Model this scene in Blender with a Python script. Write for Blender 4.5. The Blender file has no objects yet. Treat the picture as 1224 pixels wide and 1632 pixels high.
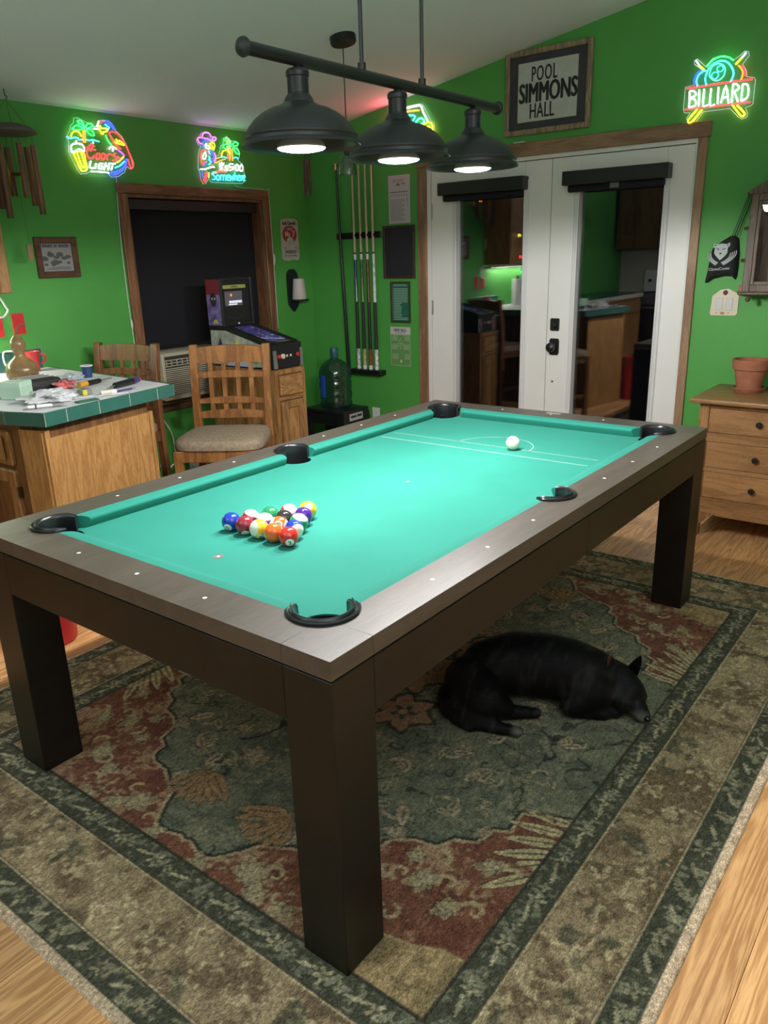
import bpy, bmesh, math, random
import numpy as np
from mathutils import Vector, Matrix
random.seed(7); np.random.seed(7)
S = bpy.context.scene
COL = S.collection
PI = math.pi

# ------------------------------------------------------------------ camera
cam_d = bpy.data.cameras.new('camera'); cam = bpy.data.objects.new('camera', cam_d); COL.objects.link(cam)
cam.location = (0.8988, -0.9678, 1.5343)
cam.rotation_euler = (math.radians(71.654), math.radians(1.661), math.radians(37.524))
cam_d.sensor_fit = 'VERTICAL'; cam_d.sensor_height = 36.0
cam_d.lens = 36.0 * 1240.2 / 1632.0
cam_d.clip_start = 0.05
S.camera = cam
# ------------------------------------------------------------------ world, exposure
W = bpy.data.worlds.new('night'); S.world = W; W.use_nodes = True
W.node_tree.nodes['Background'].inputs[0].default_value = (0.10, 0.13, 0.2, 1)
W.node_tree.nodes['Background'].inputs[1].default_value = 0.01
S.view_settings.view_transform = 'Standard'
S.view_settings.look = 'None'
S.view_settings.exposure = 0.0
S.view_settings.gamma = 1.0
S.view_settings.use_curve_mapping = False
LAMP_W = 90.0
CABINET_W = 9.0
FILL_UPLIGHT_W = 80.0

# ------------------------------------------------------------------ constants
XL = -3.485; YD = 3.792; XR = 2.5; YN = -2.6
TCX, TCY = -0.69, 1.2035
def ceil_z(x): return 2.37 + 0.167 * (x - XL)

# ------------------------------------------------------------------ materials
MATS = {}
def new_mat(name):
    m = bpy.data.materials.new(name); m.use_nodes = True
    nt = m.node_tree; b = nt.nodes['Principled BSDF']
    return m, nt, b
def lnk(nt, a, b): nt.links.new(a, b)
def node(nt, t, **kw):
    n = nt.nodes.new(t)
    for k, v in kw.items(): setattr(n, k, v)
    return n
def plain(name, col, rough=0.5, metal=0.0, spec=0.5, noise=0.0, nscale=30.0, bump=0.0, bscale=200.0, coat=0.0):
    if name in MATS: return MATS[name]
    m, nt, b = new_mat(name)
    b.inputs['Roughness'].default_value = rough; b.inputs['Metallic'].default_value = metal
    b.inputs['Specular IOR Level'].default_value = spec
    b.inputs['Coat Weight'].default_value = coat
    b.inputs['Base Color'].default_value = (*col, 1)
    tc = node(nt, 'ShaderNodeTexCoord')
    if noise > 0:
        n = node(nt, 'ShaderNodeTexNoise'); n.inputs['Scale'].default_value = nscale; n.inputs['Detail'].default_value = 4
        lnk(nt, tc.outputs['Object'], n.inputs['Vector'])
        r = node(nt, 'ShaderNodeMapRange'); r.inputs[1].default_value = .3; r.inputs[2].default_value = .7
        r.inputs[3].default_value = 1 - noise; r.inputs[4].default_value = 1 + noise
        lnk(nt, n.outputs['Fac'], r.inputs[0])
        mx = node(nt, 'ShaderNodeVectorMath', operation='SCALE'); mx.inputs[0].default_value = col
        lnk(nt, r.outputs[0], mx.inputs['Scale']); lnk(nt, mx.outputs[0], b.inputs['Base Color'])
    if bump > 0:
        n = node(nt, 'ShaderNodeTexNoise'); n.inputs['Scale'].default_value = bscale; n.inputs['Detail'].default_value = 3
        lnk(nt, tc.outputs['Object'], n.inputs['Vector'])
        bp = node(nt, 'ShaderNodeBump'); bp.inputs['Strength'].default_value = bump; bp.inputs['Distance'].default_value = 0.002
        lnk(nt, n.outputs['Fac'], bp.inputs['Height']); lnk(nt, bp.outputs[0], b.inputs['Normal'])
    MATS[name] = m; return m
def wood(name, dark, light, axis='Z', scale=1.0, rough=0.45, vary=0.12, ring=6.0, contrast=1.0, coat=0.0, st=0.13):
    if name in MATS: return MATS[name]
    m, nt, b = new_mat(name)
    tc = node(nt, 'ShaderNodeTexCoord'); oi = node(nt, 'ShaderNodeObjectInfo')
    ad = node(nt, 'ShaderNodeVectorMath', operation='ADD')
    sc = node(nt, 'ShaderNodeVectorMath', operation='SCALE'); sc.inputs['Scale'].default_value = 7.3
    cmb = node(nt, 'ShaderNodeCombineXYZ')
    for i in range(3): lnk(nt, oi.outputs['Random'], cmb.inputs[i])
    lnk(nt, cmb.outputs[0], sc.inputs[0]); lnk(nt, tc.outputs['Object'], ad.inputs[0]); lnk(nt, sc.outputs[0], ad.inputs[1])
    mp = node(nt, 'ShaderNodeMapping')
    k = {'X': (st, 1, 1), 'Y': (1, st, 1), 'Z': (1, 1, st)}[axis]
    mp.inputs['Scale'].default_value = tuple(scale * v for v in k)
    lnk(nt, ad.outputs[0], mp.inputs['Vector'])
    n1 = node(nt, 'ShaderNodeTexNoise'); n1.inputs['Scale'].default_value = 5.0; n1.inputs['Detail'].default_value = 3; n1.inputs['Distortion'].default_value = .6
    lnk(nt, mp.outputs[0], n1.inputs['Vector'])
    mu = node(nt, 'ShaderNodeMath', operation='MULTIPLY'); mu.inputs[1].default_value = ring * 6.28
    lnk(nt, n1.outputs['Fac'], mu.inputs[0])
    sn = node(nt, 'ShaderNodeMath', operation='SINE'); lnk(nt, mu.outputs[0], sn.inputs[0])
    n2 = node(nt, 'ShaderNodeTexNoise'); n2.inputs['Scale'].default_value = 90.0; n2.inputs['Detail'].default_value = 4
    lnk(nt, mp.outputs[0], n2.inputs['Vector'])
    m1 = node(nt, 'ShaderNodeMath', operation='MULTIPLY_ADD'); m1.inputs[1].default_value = 0.22 * contrast; m1.inputs[2].default_value = 0.0
    lnk(nt, sn.outputs[0], m1.inputs[0])
    m2 = node(nt, 'ShaderNodeMath', operation='MULTIPLY_ADD'); m2.inputs[1].default_value = 0.9
    lnk(nt, n2.outputs['Fac'], m2.inputs[0]); lnk(nt, m1.outputs[0], m2.inputs[2])
    cr = node(nt, 'ShaderNodeValToRGB')
    cr.color_ramp.elements[0].position = 0.2; cr.color_ramp.elements[0].color = (*dark, 1)
    cr.color_ramp.elements[1].position = 0.75; cr.color_ramp.elements[1].color = (*light, 1)
    lnk(nt, m2.outputs[0], cr.inputs[0])
    vr = node(nt, 'ShaderNodeMapRange'); vr.inputs[3].default_value = 1 - vary; vr.inputs[4].default_value = 1 + vary
    lnk(nt, oi.outputs['Random'], vr.inputs[0])
    vs = node(nt, 'ShaderNodeVectorMath', operation='SCALE')
    lnk(nt, cr.outputs[0], vs.inputs[0]); lnk(nt, vr.outputs[0], vs.inputs['Scale']); lnk(nt, vs.outputs[0], b.inputs['Base Color'])
    bp = node(nt, 'ShaderNodeBump'); bp.inputs['Strength'].default_value = 0.12; bp.inputs['Distance'].default_value = 0.001
    lnk(nt, m2.outputs[0], bp.inputs['Height']); lnk(nt, bp.outputs[0], b.inputs['Normal'])
    b.inputs['Roughness'].default_value = rough; b.inputs['Coat Weight'].default_value = coat
    MATS[name] = m; return m
def glow(name, col, strength):
    if name in MATS: return MATS[name]
    m, nt, b = new_mat(name)
    b.inputs['Base Color'].default_value = (*[min(1, c) * .6 for c in col], 1)
    b.inputs['Emission Color'].default_value = (*col, 1); b.inputs['Emission Strength'].default_value = strength
    MATS[name] = m; return m
def glass(name, tint=(1, 1, 1), base=0.05, rough=0.0):
    if name in MATS: return MATS[name]
    m, nt, b = new_mat(name); nt.nodes.remove(b)
    out = nt.nodes['Material Output']
    tr = node(nt, 'ShaderNodeBsdfTransparent'); tr.inputs[0].default_value = (*tint, 1)
    gl = node(nt, 'ShaderNodeBsdfGlossy'); gl.inputs['Roughness'].default_value = rough
    lw = node(nt, 'ShaderNodeLayerWeight'); lw.inputs['Blend'].default_value = 0.5
    pw = node(nt, 'ShaderNodeMath', operation='POWER'); pw.inputs[1].default_value = 5
    lnk(nt, lw.outputs['Facing'], pw.inputs[0])
    ma = node(nt, 'ShaderNodeMath', operation='MULTIPLY_ADD'); ma.inputs[1].default_value = 1 - base; ma.inputs[2].default_value = base
    lnk(nt, pw.outputs[0], ma.inputs[0])
    mx = node(nt, 'ShaderNodeMixShader')
    lnk(nt, ma.outputs[0], mx.inputs[0]); lnk(nt, tr.outputs[0], mx.inputs[1]); lnk(nt, gl.outputs[0], mx.inputs[2])
    lnk(nt, mx.outputs[0], out.inputs['Surface'])
    MATS[name] = m; return m

GREEN = plain('green_wall_paint', (0.075, 0.34, 0.06), 0.55, noise=0.05, nscale=3, bump=0.25, bscale=120)
TAN = plain('tan_wall_paint', (0.50, 0.44, 0.40), 0.6, noise=0.04, nscale=3)
CEIL = plain('ceiling_paint', (0.70, 0.80, 0.81), 0.9, bump=0.9, bscale=160)
WHITE = plain('white_door_paint', (0.78, 0.77, 0.75), 0.4, noise=0.02, nscale=4)
BLACK = plain('black_satin', (0.008, 0.009, 0.010), 0.4)
BLACKM = plain('black_matte', (0.012, 0.012, 0.014), 0.8)
SHADE_FAB = plain('navy_shade_fabric', (0.006, 0.0065, 0.011), 0.9, bump=0.2, bscale=600)
OAKTRIM = wood('oak_trim', (0.22, 0.12, 0.065), (0.38, 0.23, 0.13), 'Z', 2.2, 0.45, ring=3)
OAKTRIM_X = wood('oak_trim_header', (0.22, 0.12, 0.065), (0.36, 0.22, 0.125), 'X', 2.2, 0.45, ring=3)
WINTRIM = wood('window_trim_wood', (0.15, 0.065, 0.03), (0.26, 0.12, 0.06), 'Z', 3, 0.4, ring=4)
WINTRIM_Y = wood('window_trim_wood_level', (0.15, 0.065, 0.03), (0.26, 0.12, 0.06), 'Y', 3, 0.4, ring=4)
FLOORW = wood('floor_oak', (0.52, 0.25, 0.095), (0.84, 0.47, 0.205), 'Y', 3.4, 0.38, vary=0.14, ring=9, contrast=1.1, st=.06)
CABW = wood('oak_cabinet', (0.24, 0.11, 0.035), (0.44, 0.235, 0.085), 'Z', 3, 0.42, ring=6)
CABW_Y = wood('oak_cabinet_level', (0.24, 0.11, 0.035), (0.44, 0.235, 0.085), 'Y', 3, 0.42, ring=6)
PANELW = wood('oak_panel', (0.30, 0.14, 0.04), (0.50, 0.27, 0.095), 'Z', 4.5, 0.42, ring=5, contrast=.7)
CABDARK = wood('dark_oak_cabinet', (0.13, 0.055, 0.02), (0.24, 0.115, 0.04), 'Z', 3, 0.42, ring=5)
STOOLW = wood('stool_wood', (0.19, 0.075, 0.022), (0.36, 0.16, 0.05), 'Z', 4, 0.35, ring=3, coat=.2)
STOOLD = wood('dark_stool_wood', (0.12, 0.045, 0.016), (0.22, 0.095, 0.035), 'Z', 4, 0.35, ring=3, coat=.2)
DRESSW = wood('dresser_wood', (0.22, 0.105, 0.037), (0.38, 0.20, 0.08), 'X', 4, 0.42, ring=3, contrast=.6)
RAILW_LIT = wood('table_wood_lit', (0.068, 0.056, 0.044), (0.108, 0.090, 0.072), 'Y', 2.5, 0.38, vary=0.04, ring=3, contrast=.5)  # same table wood, colour lightened for the lamp light on the rails
TABW_SHADED = wood('table_wood_shaded', (0.010, 0.0085, 0.0065), (0.017, 0.014, 0.0105), 'Y', 2.5, 0.36, vary=0.04, ring=3, contrast=.5)  # same table wood, colour darkened for the shade on legs and aprons
CURW = wood('curio_wood', (0.075, 0.05, 0.032), (0.15, 0.105, 0.07), 'Z', 5, 0.5, ring=4)
CHIMEW = wood('chime_wood', (0.10, 0.045, 0.022), (0.2, 0.10, 0.05), 'Z', 6, 0.5, ring=3)
FRAMEW = wood('sign_frame_wood', (0.16, 0.12, 0.075), (0.33, 0.25, 0.16), 'Z', 6, 0.6, ring=4)
PICW = wood('picture_frame_wood', (0.07, 0.028, 0.014), (0.14, 0.06, 0.03), 'Y', 5, 0.45, ring=3)
STEEL = plain('brushed_steel', (0.5, 0.5, 0.5), 0.35, metal=1)
IVORY = plain('ivory_plastic', (0.62, 0.56, 0.42), 0.45)
PAPER = plain('white_paper', (0.7, 0.7, 0.7), 0.8)
INK = plain('black_ink', (0.02, 0.02, 0.022), 0.8)
RED = plain('red_plastic', (0.55, 0.02, 0.025), 0.4)
WPLAST = plain('white_plastic', (0.72, 0.72, 0.7), 0.4)

# ------------------------------------------------------------------ mesh builder
class MB:
    def __init__(s): s.bm = bmesh.new()
    def _x(s, geom, M):
        if M is not None: bmesh.ops.transform(s.bm, matrix=M, verts=geom)
    def box(s, x0, x1, y0, y1, z0, z1, b=0.0, M=None, seg=1):
        x0, x1 = min(x0, x1), max(x0, x1); y0, y1 = min(y0, y1), max(y0, y1); z0, z1 = min(z0, z1), max(z0, z1)
        vs = [s.bm.verts.new(p) for p in ((x0,y0,z0),(x1,y0,z0),(x1,y1,z0),(x0,y1,z0),(x0,y0,z1),(x1,y0,z1),(x1,y1,z1),(x0,y1,z1))]
        fs = [s.bm.faces.new([vs[i] for i in f]) for f in ((3,2,1,0),(4,5,6,7),(0,1,5,4),(1,2,6,5),(2,3,7,6),(3,0,4,7))]
        if b > 0:
            es = list({e for f in fs for e in f.edges})
            r = bmesh.ops.bevel(s.bm, geom=es, offset=b, segments=seg, affect='EDGES', profile=.5)
            vs = list({v for f in r['faces'] for v in f.verts} | {v for v in vs if v.is_valid})
        s._x(vs, M); return s
    def prism(s, poly, f, d0, d1):
        """poly in (a,b); f(a,b,d)->xyz"""
        lo = [s.bm.verts.new(f(a, b, d0)) for a, b in poly]; hi = [s.bm.verts.new(f(a, b, d1)) for a, b in poly]
        n = len(poly)
        s.bm.faces.new(lo[::-1]); s.bm.faces.new(hi)
        for i in range(n): s.bm.faces.new((lo[i], lo[(i+1) % n], hi[(i+1) % n], hi[i]))
        return s
    def lathe(s, prof, c=(0,0,0), seg=32, M=None, close=False):
        rings = []; allv = []
        for r, z in prof:
            if r < 1e-6: v = [s.bm.verts.new((c[0], c[1], c[2]+z))]
            else: v = [s.bm.verts.new((c[0]+r*math.cos(2*PI*i/seg), c[1]+r*math.sin(2*PI*i/seg), c[2]+z)) for i in range(seg)]
            rings.append(v); allv += v
        pairs = list(zip(rings, rings[1:]))
        if close: pairs.append((rings[-1], rings[0]))
        for A, B in pairs:
            if len(A) == 1 and len(B) == 1: continue
            for i in range(seg):
                j = (i+1) % seg
                if len(A) == 1: s.bm.faces.new((A[0], B[j], B[i]))
                elif len(B) == 1: s.bm.faces.new((A[i], A[j], B[0]))
                else: s.bm.faces.new((A[i], A[j], B[j], B[i]))
        s._x(allv, M); return s
    def tube(s, pts, r, seg=8, closed=False, r1=None, caps=True):
        P = [Vector(p) for p in pts]; n = len(P)
        if n < 2: return s
        rings = []; up = None
        for i in range(n):
            if closed: t = P[(i+1) % n] - P[i-1]
            else: t = P[min(i+1, n-1)] - P[max(i-1, 0)]
            if t.length < 1e-9: t = Vector((0,0,1))
            t.normalize()
            if up is None:
                up = t.orthogonal().normalized()
            else:
                up = up - t * up.dot(t)
                up = up.normalized() if up.length > 1e-6 else t.orthogonal().normalized()
            sd = t.cross(up)
            rr = r if r1 is None else r + (r1 - r) * i / (n - 1)
            if hasattr(r, '__len__'): rr = r[i]
            rings.append([s.bm.verts.new(P[i] + up * rr * math.cos(2*PI*k/seg) + sd * rr * math.sin(2*PI*k/seg)) for k in range(seg)])
        m = n if closed else n - 1
        for i in range(m):
            A, B = rings[i], rings[(i+1) % n]
            for k in range(seg):
                l = (k+1) % seg
                s.bm.faces.new((A[k], A[l], B[l], B[k]))
        if not closed and caps:
            s.bm.faces.new(rings[0][::-1]); s.bm.faces.new(rings[-1])
        return s
    def sphere(s, c, r, sub=2, sc=(1,1,1), M=None):
        g = bmesh.ops.create_icosphere(s.bm, subdivisions=sub, radius=r)
        bmesh.ops.scale(s.bm, vec=sc, verts=g['verts'])
        if M is not None: bmesh.ops.transform(s.bm, matrix=M, verts=g['verts'])
        bmesh.ops.translate(s.bm, vec=c, verts=g['verts']); return s
    def face(s, pts): s.bm.faces.new([s.bm.verts.new(p) for p in pts]); return s
    def build(s, name, mat, parent=None, world=True, smooth=True, ang=35):
        bm = s.bm
        if parent is not None and world:
            bmesh.ops.translate(bm, vec=-wloc(parent), verts=bm.verts)
        bmesh.ops.recalc_face_normals(bm, faces=bm.faces)
        me = bpy.data.meshes.new(name); bm.to_mesh(me); bm.free()
        me.materials.append(mat)
        if smooth and len(me.polygons):
            me.polygons.foreach_set('use_smooth', [True] * len(me.polygons)); me.set_sharp_from_angle(angle=math.radians(ang))
        return link(name, me, parent)
def wloc(o):
    v = Vector(o.location)
    return v if o.parent is None else v + wloc(o.parent)
def link(name, me, parent=None):
    o = bpy.data.objects.new(name, me); COL.objects.link(o)
    if parent is not None: o.parent = parent
    return o
def tag(o, label=None, cat=None, group=None, kind=None):
    if label: o['label'] = label
    if cat: o['category'] = cat
    if group: o['group'] = group
    if kind: o['kind'] = kind
    return o
def thing(name, label, cat, loc=(0,0,0), rz=0.0, group=None):
    o = bpy.data.objects.new(name, None); COL.objects.link(o); o.empty_display_size = .05
    o.location = loc; o.rotation_euler = (0, 0, rz)
    return tag(o, label, cat, group)
def copy_tree(o, parent=None):
    c = o.copy(); COL.objects.link(c)
    if parent is not None: c.parent = parent
    for ch in list(o.children): copy_tree(ch, c)
    return c
def struct(o, label=None, cat=None): return tag(o, label, cat, kind='structure')
def fL(u, v, n): return (XL + n, u, v)       # left wall: u=y, v=z, n=out of the wall
def fD(u, v, n): return (u, YD - n, v)       # door wall: u=x
def fT(z0): return lambda u, v, n: (u, v, z0 + n)
def wbox(m, f, u0, u1, v0, v1, n0, n1, b=0):
    a = f(u0, v0, n0); c = f(u1, v1, n1)
    return m.box(a[0], c[0], a[1], c[1], a[2], c[2], b)
def frame_box(m, f, u0, u1, v0, v1, w, n0, n1, b=0.0):
    wbox(m, f, u0, u0+w, v0, v1, n0, n1, b); wbox(m, f, u1-w, u1, v0, v1, n0, n1, b)
    wbox(m, f, u0+w, u1-w, v1-w, v1, n0, n1, b); wbox(m, f, u0+w, u1-w, v0, v0+w, n0, n1, b)
    return m
def text(m, s, f, cu, cv, n, w=None, h=None, bold=0.0, rot=0.0, space=1.0, shear=0.0):
    cd = bpy.data.curves.new('t', 'FONT'); cd.body = s; cd.space_character = space; cd.shear = shear; cd.resolution_u = 3
    o = bpy.data.objects.new('t', cd); COL.objects.link(o)
    dg = bpy.context.evaluated_depsgraph_get(); dg.update()
    me = bpy.data.meshes.new_from_object(o.evaluated_get(dg))
    bpy.data.objects.remove(o); bpy.data.curves.remove(cd)
    if not me.vertices: return m
    V = np.array([v.co[:] for v in me.vertices])[:, :2]
    lo, hi = V.min(0), V.max(0); sz = np.maximum(hi - lo, 1e-6)
    V = V - (lo + hi) / 2
    k = (w / sz[0]) if w else (h / sz[1])
    ky = (h / sz[1]) if h else k
    if not w: k = ky
    V = V * np.array([k, ky])
    c, sn = math.cos(rot), math.sin(rot)
    V = V @ np.array([[c, sn], [-sn, c]])
    hh = (V[:, 1].max() - V[:, 1].min()) * bold * 1.6
    for q, (ox, oy) in enumerate(((0, 0),) if bold <= 0 else ((0, 0), (hh, 0), (-hh, 0), (0, hh*.6), (0, -hh*.6))):
        vs = [m.bm.verts.new(f(cu + a + ox, cv + b + oy, n + q*.00004)) for a, b in V]
        for p in me.polygons:
            try: m.bm.faces.new([vs[i] for i in p.vertices])
            except ValueError: pass
    bpy.data.meshes.remove(me)
    return m
def disc(m, f, cu, cv, n, r, seg=20, ry=None):
    ry = ry or r
    m.face([f(cu + r*math.cos(2*PI*i/seg), cv + ry*math.sin(2*PI*i/seg), n) for i in range(seg)]); return m
def quad(m, f, u0, u1, v0, v1, n):
    m.face([f(u0,v0,n), f(u1,v0,n), f(u1,v1,n), f(u0,v1,n)]); return m
def smooth_path(pts, k=4):
    P = [Vector(p) for p in pts]; out = []
    for i in range(len(P) - 1):
        p0, p1, p2, p3 = P[max(i-1,0)], P[i], P[i+1], P[min(i+2,len(P)-1)]
        for j in range(k):
            t = j / k
            out.append(0.5*((2*p1)+(p2-p0)*t+(2*p0-5*p1+4*p2-p3)*t*t+(3*p1-p0-3*p2+p3)*t**3))
    out.append(P[-1]); return out

# ================================================================== lamps (the room's own light, and the added ambient uplights)
def area(name, loc, power, size, col=(1,1,1), rot=(0,0,0), shape='DISK', sy=None, parent=None):
    d = bpy.data.lights.new(name, 'AREA'); d.energy = power; d.shape = shape; d.size = size; d.color = col
    if sy: d.size_y = sy
    o = bpy.data.objects.new(name, d); COL.objects.link(o); o.location = loc; o.rotation_euler = rot
    if parent is not None: o.parent = parent; o.location = Vector(loc) - wloc(parent)
    return o

def spot(name, loc, power, r, col, parent=None):
    d = bpy.data.lights.new(name, 'SPOT'); d.spot_size = PI; d.spot_blend = .16; d.energy = power; d.shadow_soft_size = r; d.color = col
    o = bpy.data.objects.new(name, d); COL.objects.link(o); o.location = loc
    if parent is not None: o.parent = parent; o.location = Vector(loc) - wloc(parent)
    return o

# ================================================================== room shell
def build_room():
    # floor: slab plus planks
    fl = struct(MB().box(XL-.15, XR, YN, YD+.15, -.06, -.012).build('floor', plain('subfloor', (.05,.03,.02), .9)))
    pw, pl = 0.19, 1.28
    nx = int((XR - XL) / pw) + 1
    meshes = {}
    for i in range(nx):
        x0 = XL + i * pw; x1 = min(x0 + pw, XR)
        if x1 - x0 < .03: continue
        y = YN - ((i * 0.47) % 1.0) * pl
        while y < YD:
            a, b_ = max(y, YN), min(y + pl, YD)
            if b_ - a > .02:
                key = (round(x1-x0, 3), round(b_-a, 2))
                if key not in meshes:
                    mb = MB().box(0, key[0]-.0012, 0, b_-a-.0015, -.012, 0, b=.0009)
                    o = mb.build('plank', FLOORW, None, smooth=False)
                    meshes[key] = o.data
                else:
                    o = bpy.data.objects.new('plank', meshes[key]); COL.objects.link(o)
                o.location = (x0, a, 0); o.parent = fl
            y += pl
    # left wall with window opening
    y0, y1, z0, z1 = 2.15, 3.30, 0.655, 1.93
    m = MB(); T = .16; zt = ceil_z(XL) + .02
    m.box(XL-T, XL, YN, y0, 0, zt); m.box(XL-T, XL, y1, YD+.15, 0, zt)
    m.box(XL-T, XL, y0, y1, 0, z0); m.box(XL-T, XL, y0, y1, z1, zt)
    struct(m.build('wall_left', GREEN, smooth=False))
    # door wall (sloping top)
    dx0, dx1, dz = -2.367, -0.567, 2.085
    m = MB()
    def fw(a, b, d): return (a, YD + d, b)
    m.prism([(XL-.16, 0), (dx0, 0), (dx0, dz), (dx1, dz), (dx1, 0), (XR, 0), (XR, ceil_z(XR)), (XL-.16, ceil_z(XL-.16))], fw, 0, .15)
    struct(m.build('wall_far', GREEN, smooth=False))
    m = MB().prism([(YN, 0), (YD+.15, 0), (YD+.15, ceil_z(XR)), (YN, ceil_z(XR))], lambda a, b, d: (XR + d, a, b), 0, .1)
    struct(m.build('wall_right', TAN, smooth=False))
    m = MB().prism([(XL-.16, 0), (XR+.1, 0), (XR+.1, ceil_z(XR+.1)), (XL-.16, ceil_z(XL-.16))], lambda a, b, d: (a, YN - d, b), 0, .1)
    struct(m.build('wall_near', TAN, smooth=False))
    m = MB(); a, b_ = XL-.16, XR+.1
    m.prism([(a, ceil_z(a)), (b_, ceil_z(b_)), (b_, ceil_z(b_)+.1), (a, ceil_z(a)+.1)], lambda p, q, d: (p, d, q), YN-.1, YD+.15)
    struct(m.build('ceiling', CEIL, smooth=False))
    # baseboards
    struct(MB().box(XL, XL+.012, 1.45, YD-.012, 0, .09, .002).build('baseboard_left', OAKTRIM))
    struct(MB().box(XL, -2.445, YD-.012, YD, 0, .09, .002).build('baseboard_far', OAKTRIM_X))
    struct(MB().box(-.512, XR, YD-.012, YD, 0, .09, .002).build('baseboard_far_right', OAKTRIM_X))

def build_window():
    w = struct(thing('window_1', None, None, (XL, 2.72, 1.3)))
    y0, y1, z0, z1 = 2.15, 3.30, 0.655, 1.93
    cw = .062
    MB().box(XL, XL+.02, y0-cw, y0, z0-.03, z1, .004).build('side_casing', WINTRIM, w)
    MB().box(XL, XL+.02, y1, y1+cw, z0-.03, z1, .004).build('side_casing', WINTRIM, w)
    MB().box(XL, XL+.02, y0-cw, y1+cw, z1, z1+cw, .004).build('head_casing', WINTRIM_Y, w)
    # jamb liners
    m = MB(); m.box(XL-.15, XL, y0, y0+.018, z0, z1); m.box(XL-.15, XL, y1-.018, y1, z0, z1); m.box(XL-.15, XL, y0+.018, y1-.018, z1-.018, z1); m.box(XL-.15, XL, y0+.018, y1-.018, z0, z0+.018)
    m.build('jamb', WINTRIM, w)
    MB().box(XL-.02, XL+.075, y0-cw-.04, y1+cw+.04, z0-.035, z0, .005).build('sill', wood('sill_wood', (.09,.05,.03), (.17,.10,.06), 'Y', 3, .45), w)
    MB().box(XL, XL+.018, y0-cw, y1+cw, z0-.095, z0-.036, .003).build('apron_board', wood('sill_wood', (0,0,0), (0,0,0)), w)
    # sash and pane behind the shade
    m = MB(); frame_box(m, fL, y0+.018, y1-.018, z0+.018, z1-.018, .05, -.145, -.115); m.box(XL-.145, XL-.115, y0+.06, y1-.06, 1.27, 1.31)
    m.build('sash', WINTRIM, w)
    MB().box(XL-.132, XL-.128, y0+.06, y1-.06, z0+.06, z1-.06).build('pane', glass('window_glass'), w)
    s = thing('roller_shade', 'dark navy roller shade pulled down inside the brown wooden window', 'window shade', (XL-.055, 2.72, 1.88))
    MB().box(XL-.11, XL-.03, y0+.02, y1-.02, 1.842, 1.911, .006).build('cassette', plain('plum_black_cassette', (.022,.016,.022), .35), s)
    MB().box(XL-.092, XL-.089, y0+.022, y1-.022, 0.98, 1.85).build('fabric', SHADE_FAB, s)
    MB().box(XL-.098, XL-.083, y0+.022, y1-.022, .965, .985, .003).build('bottom_bar', BLACK, s)

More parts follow.
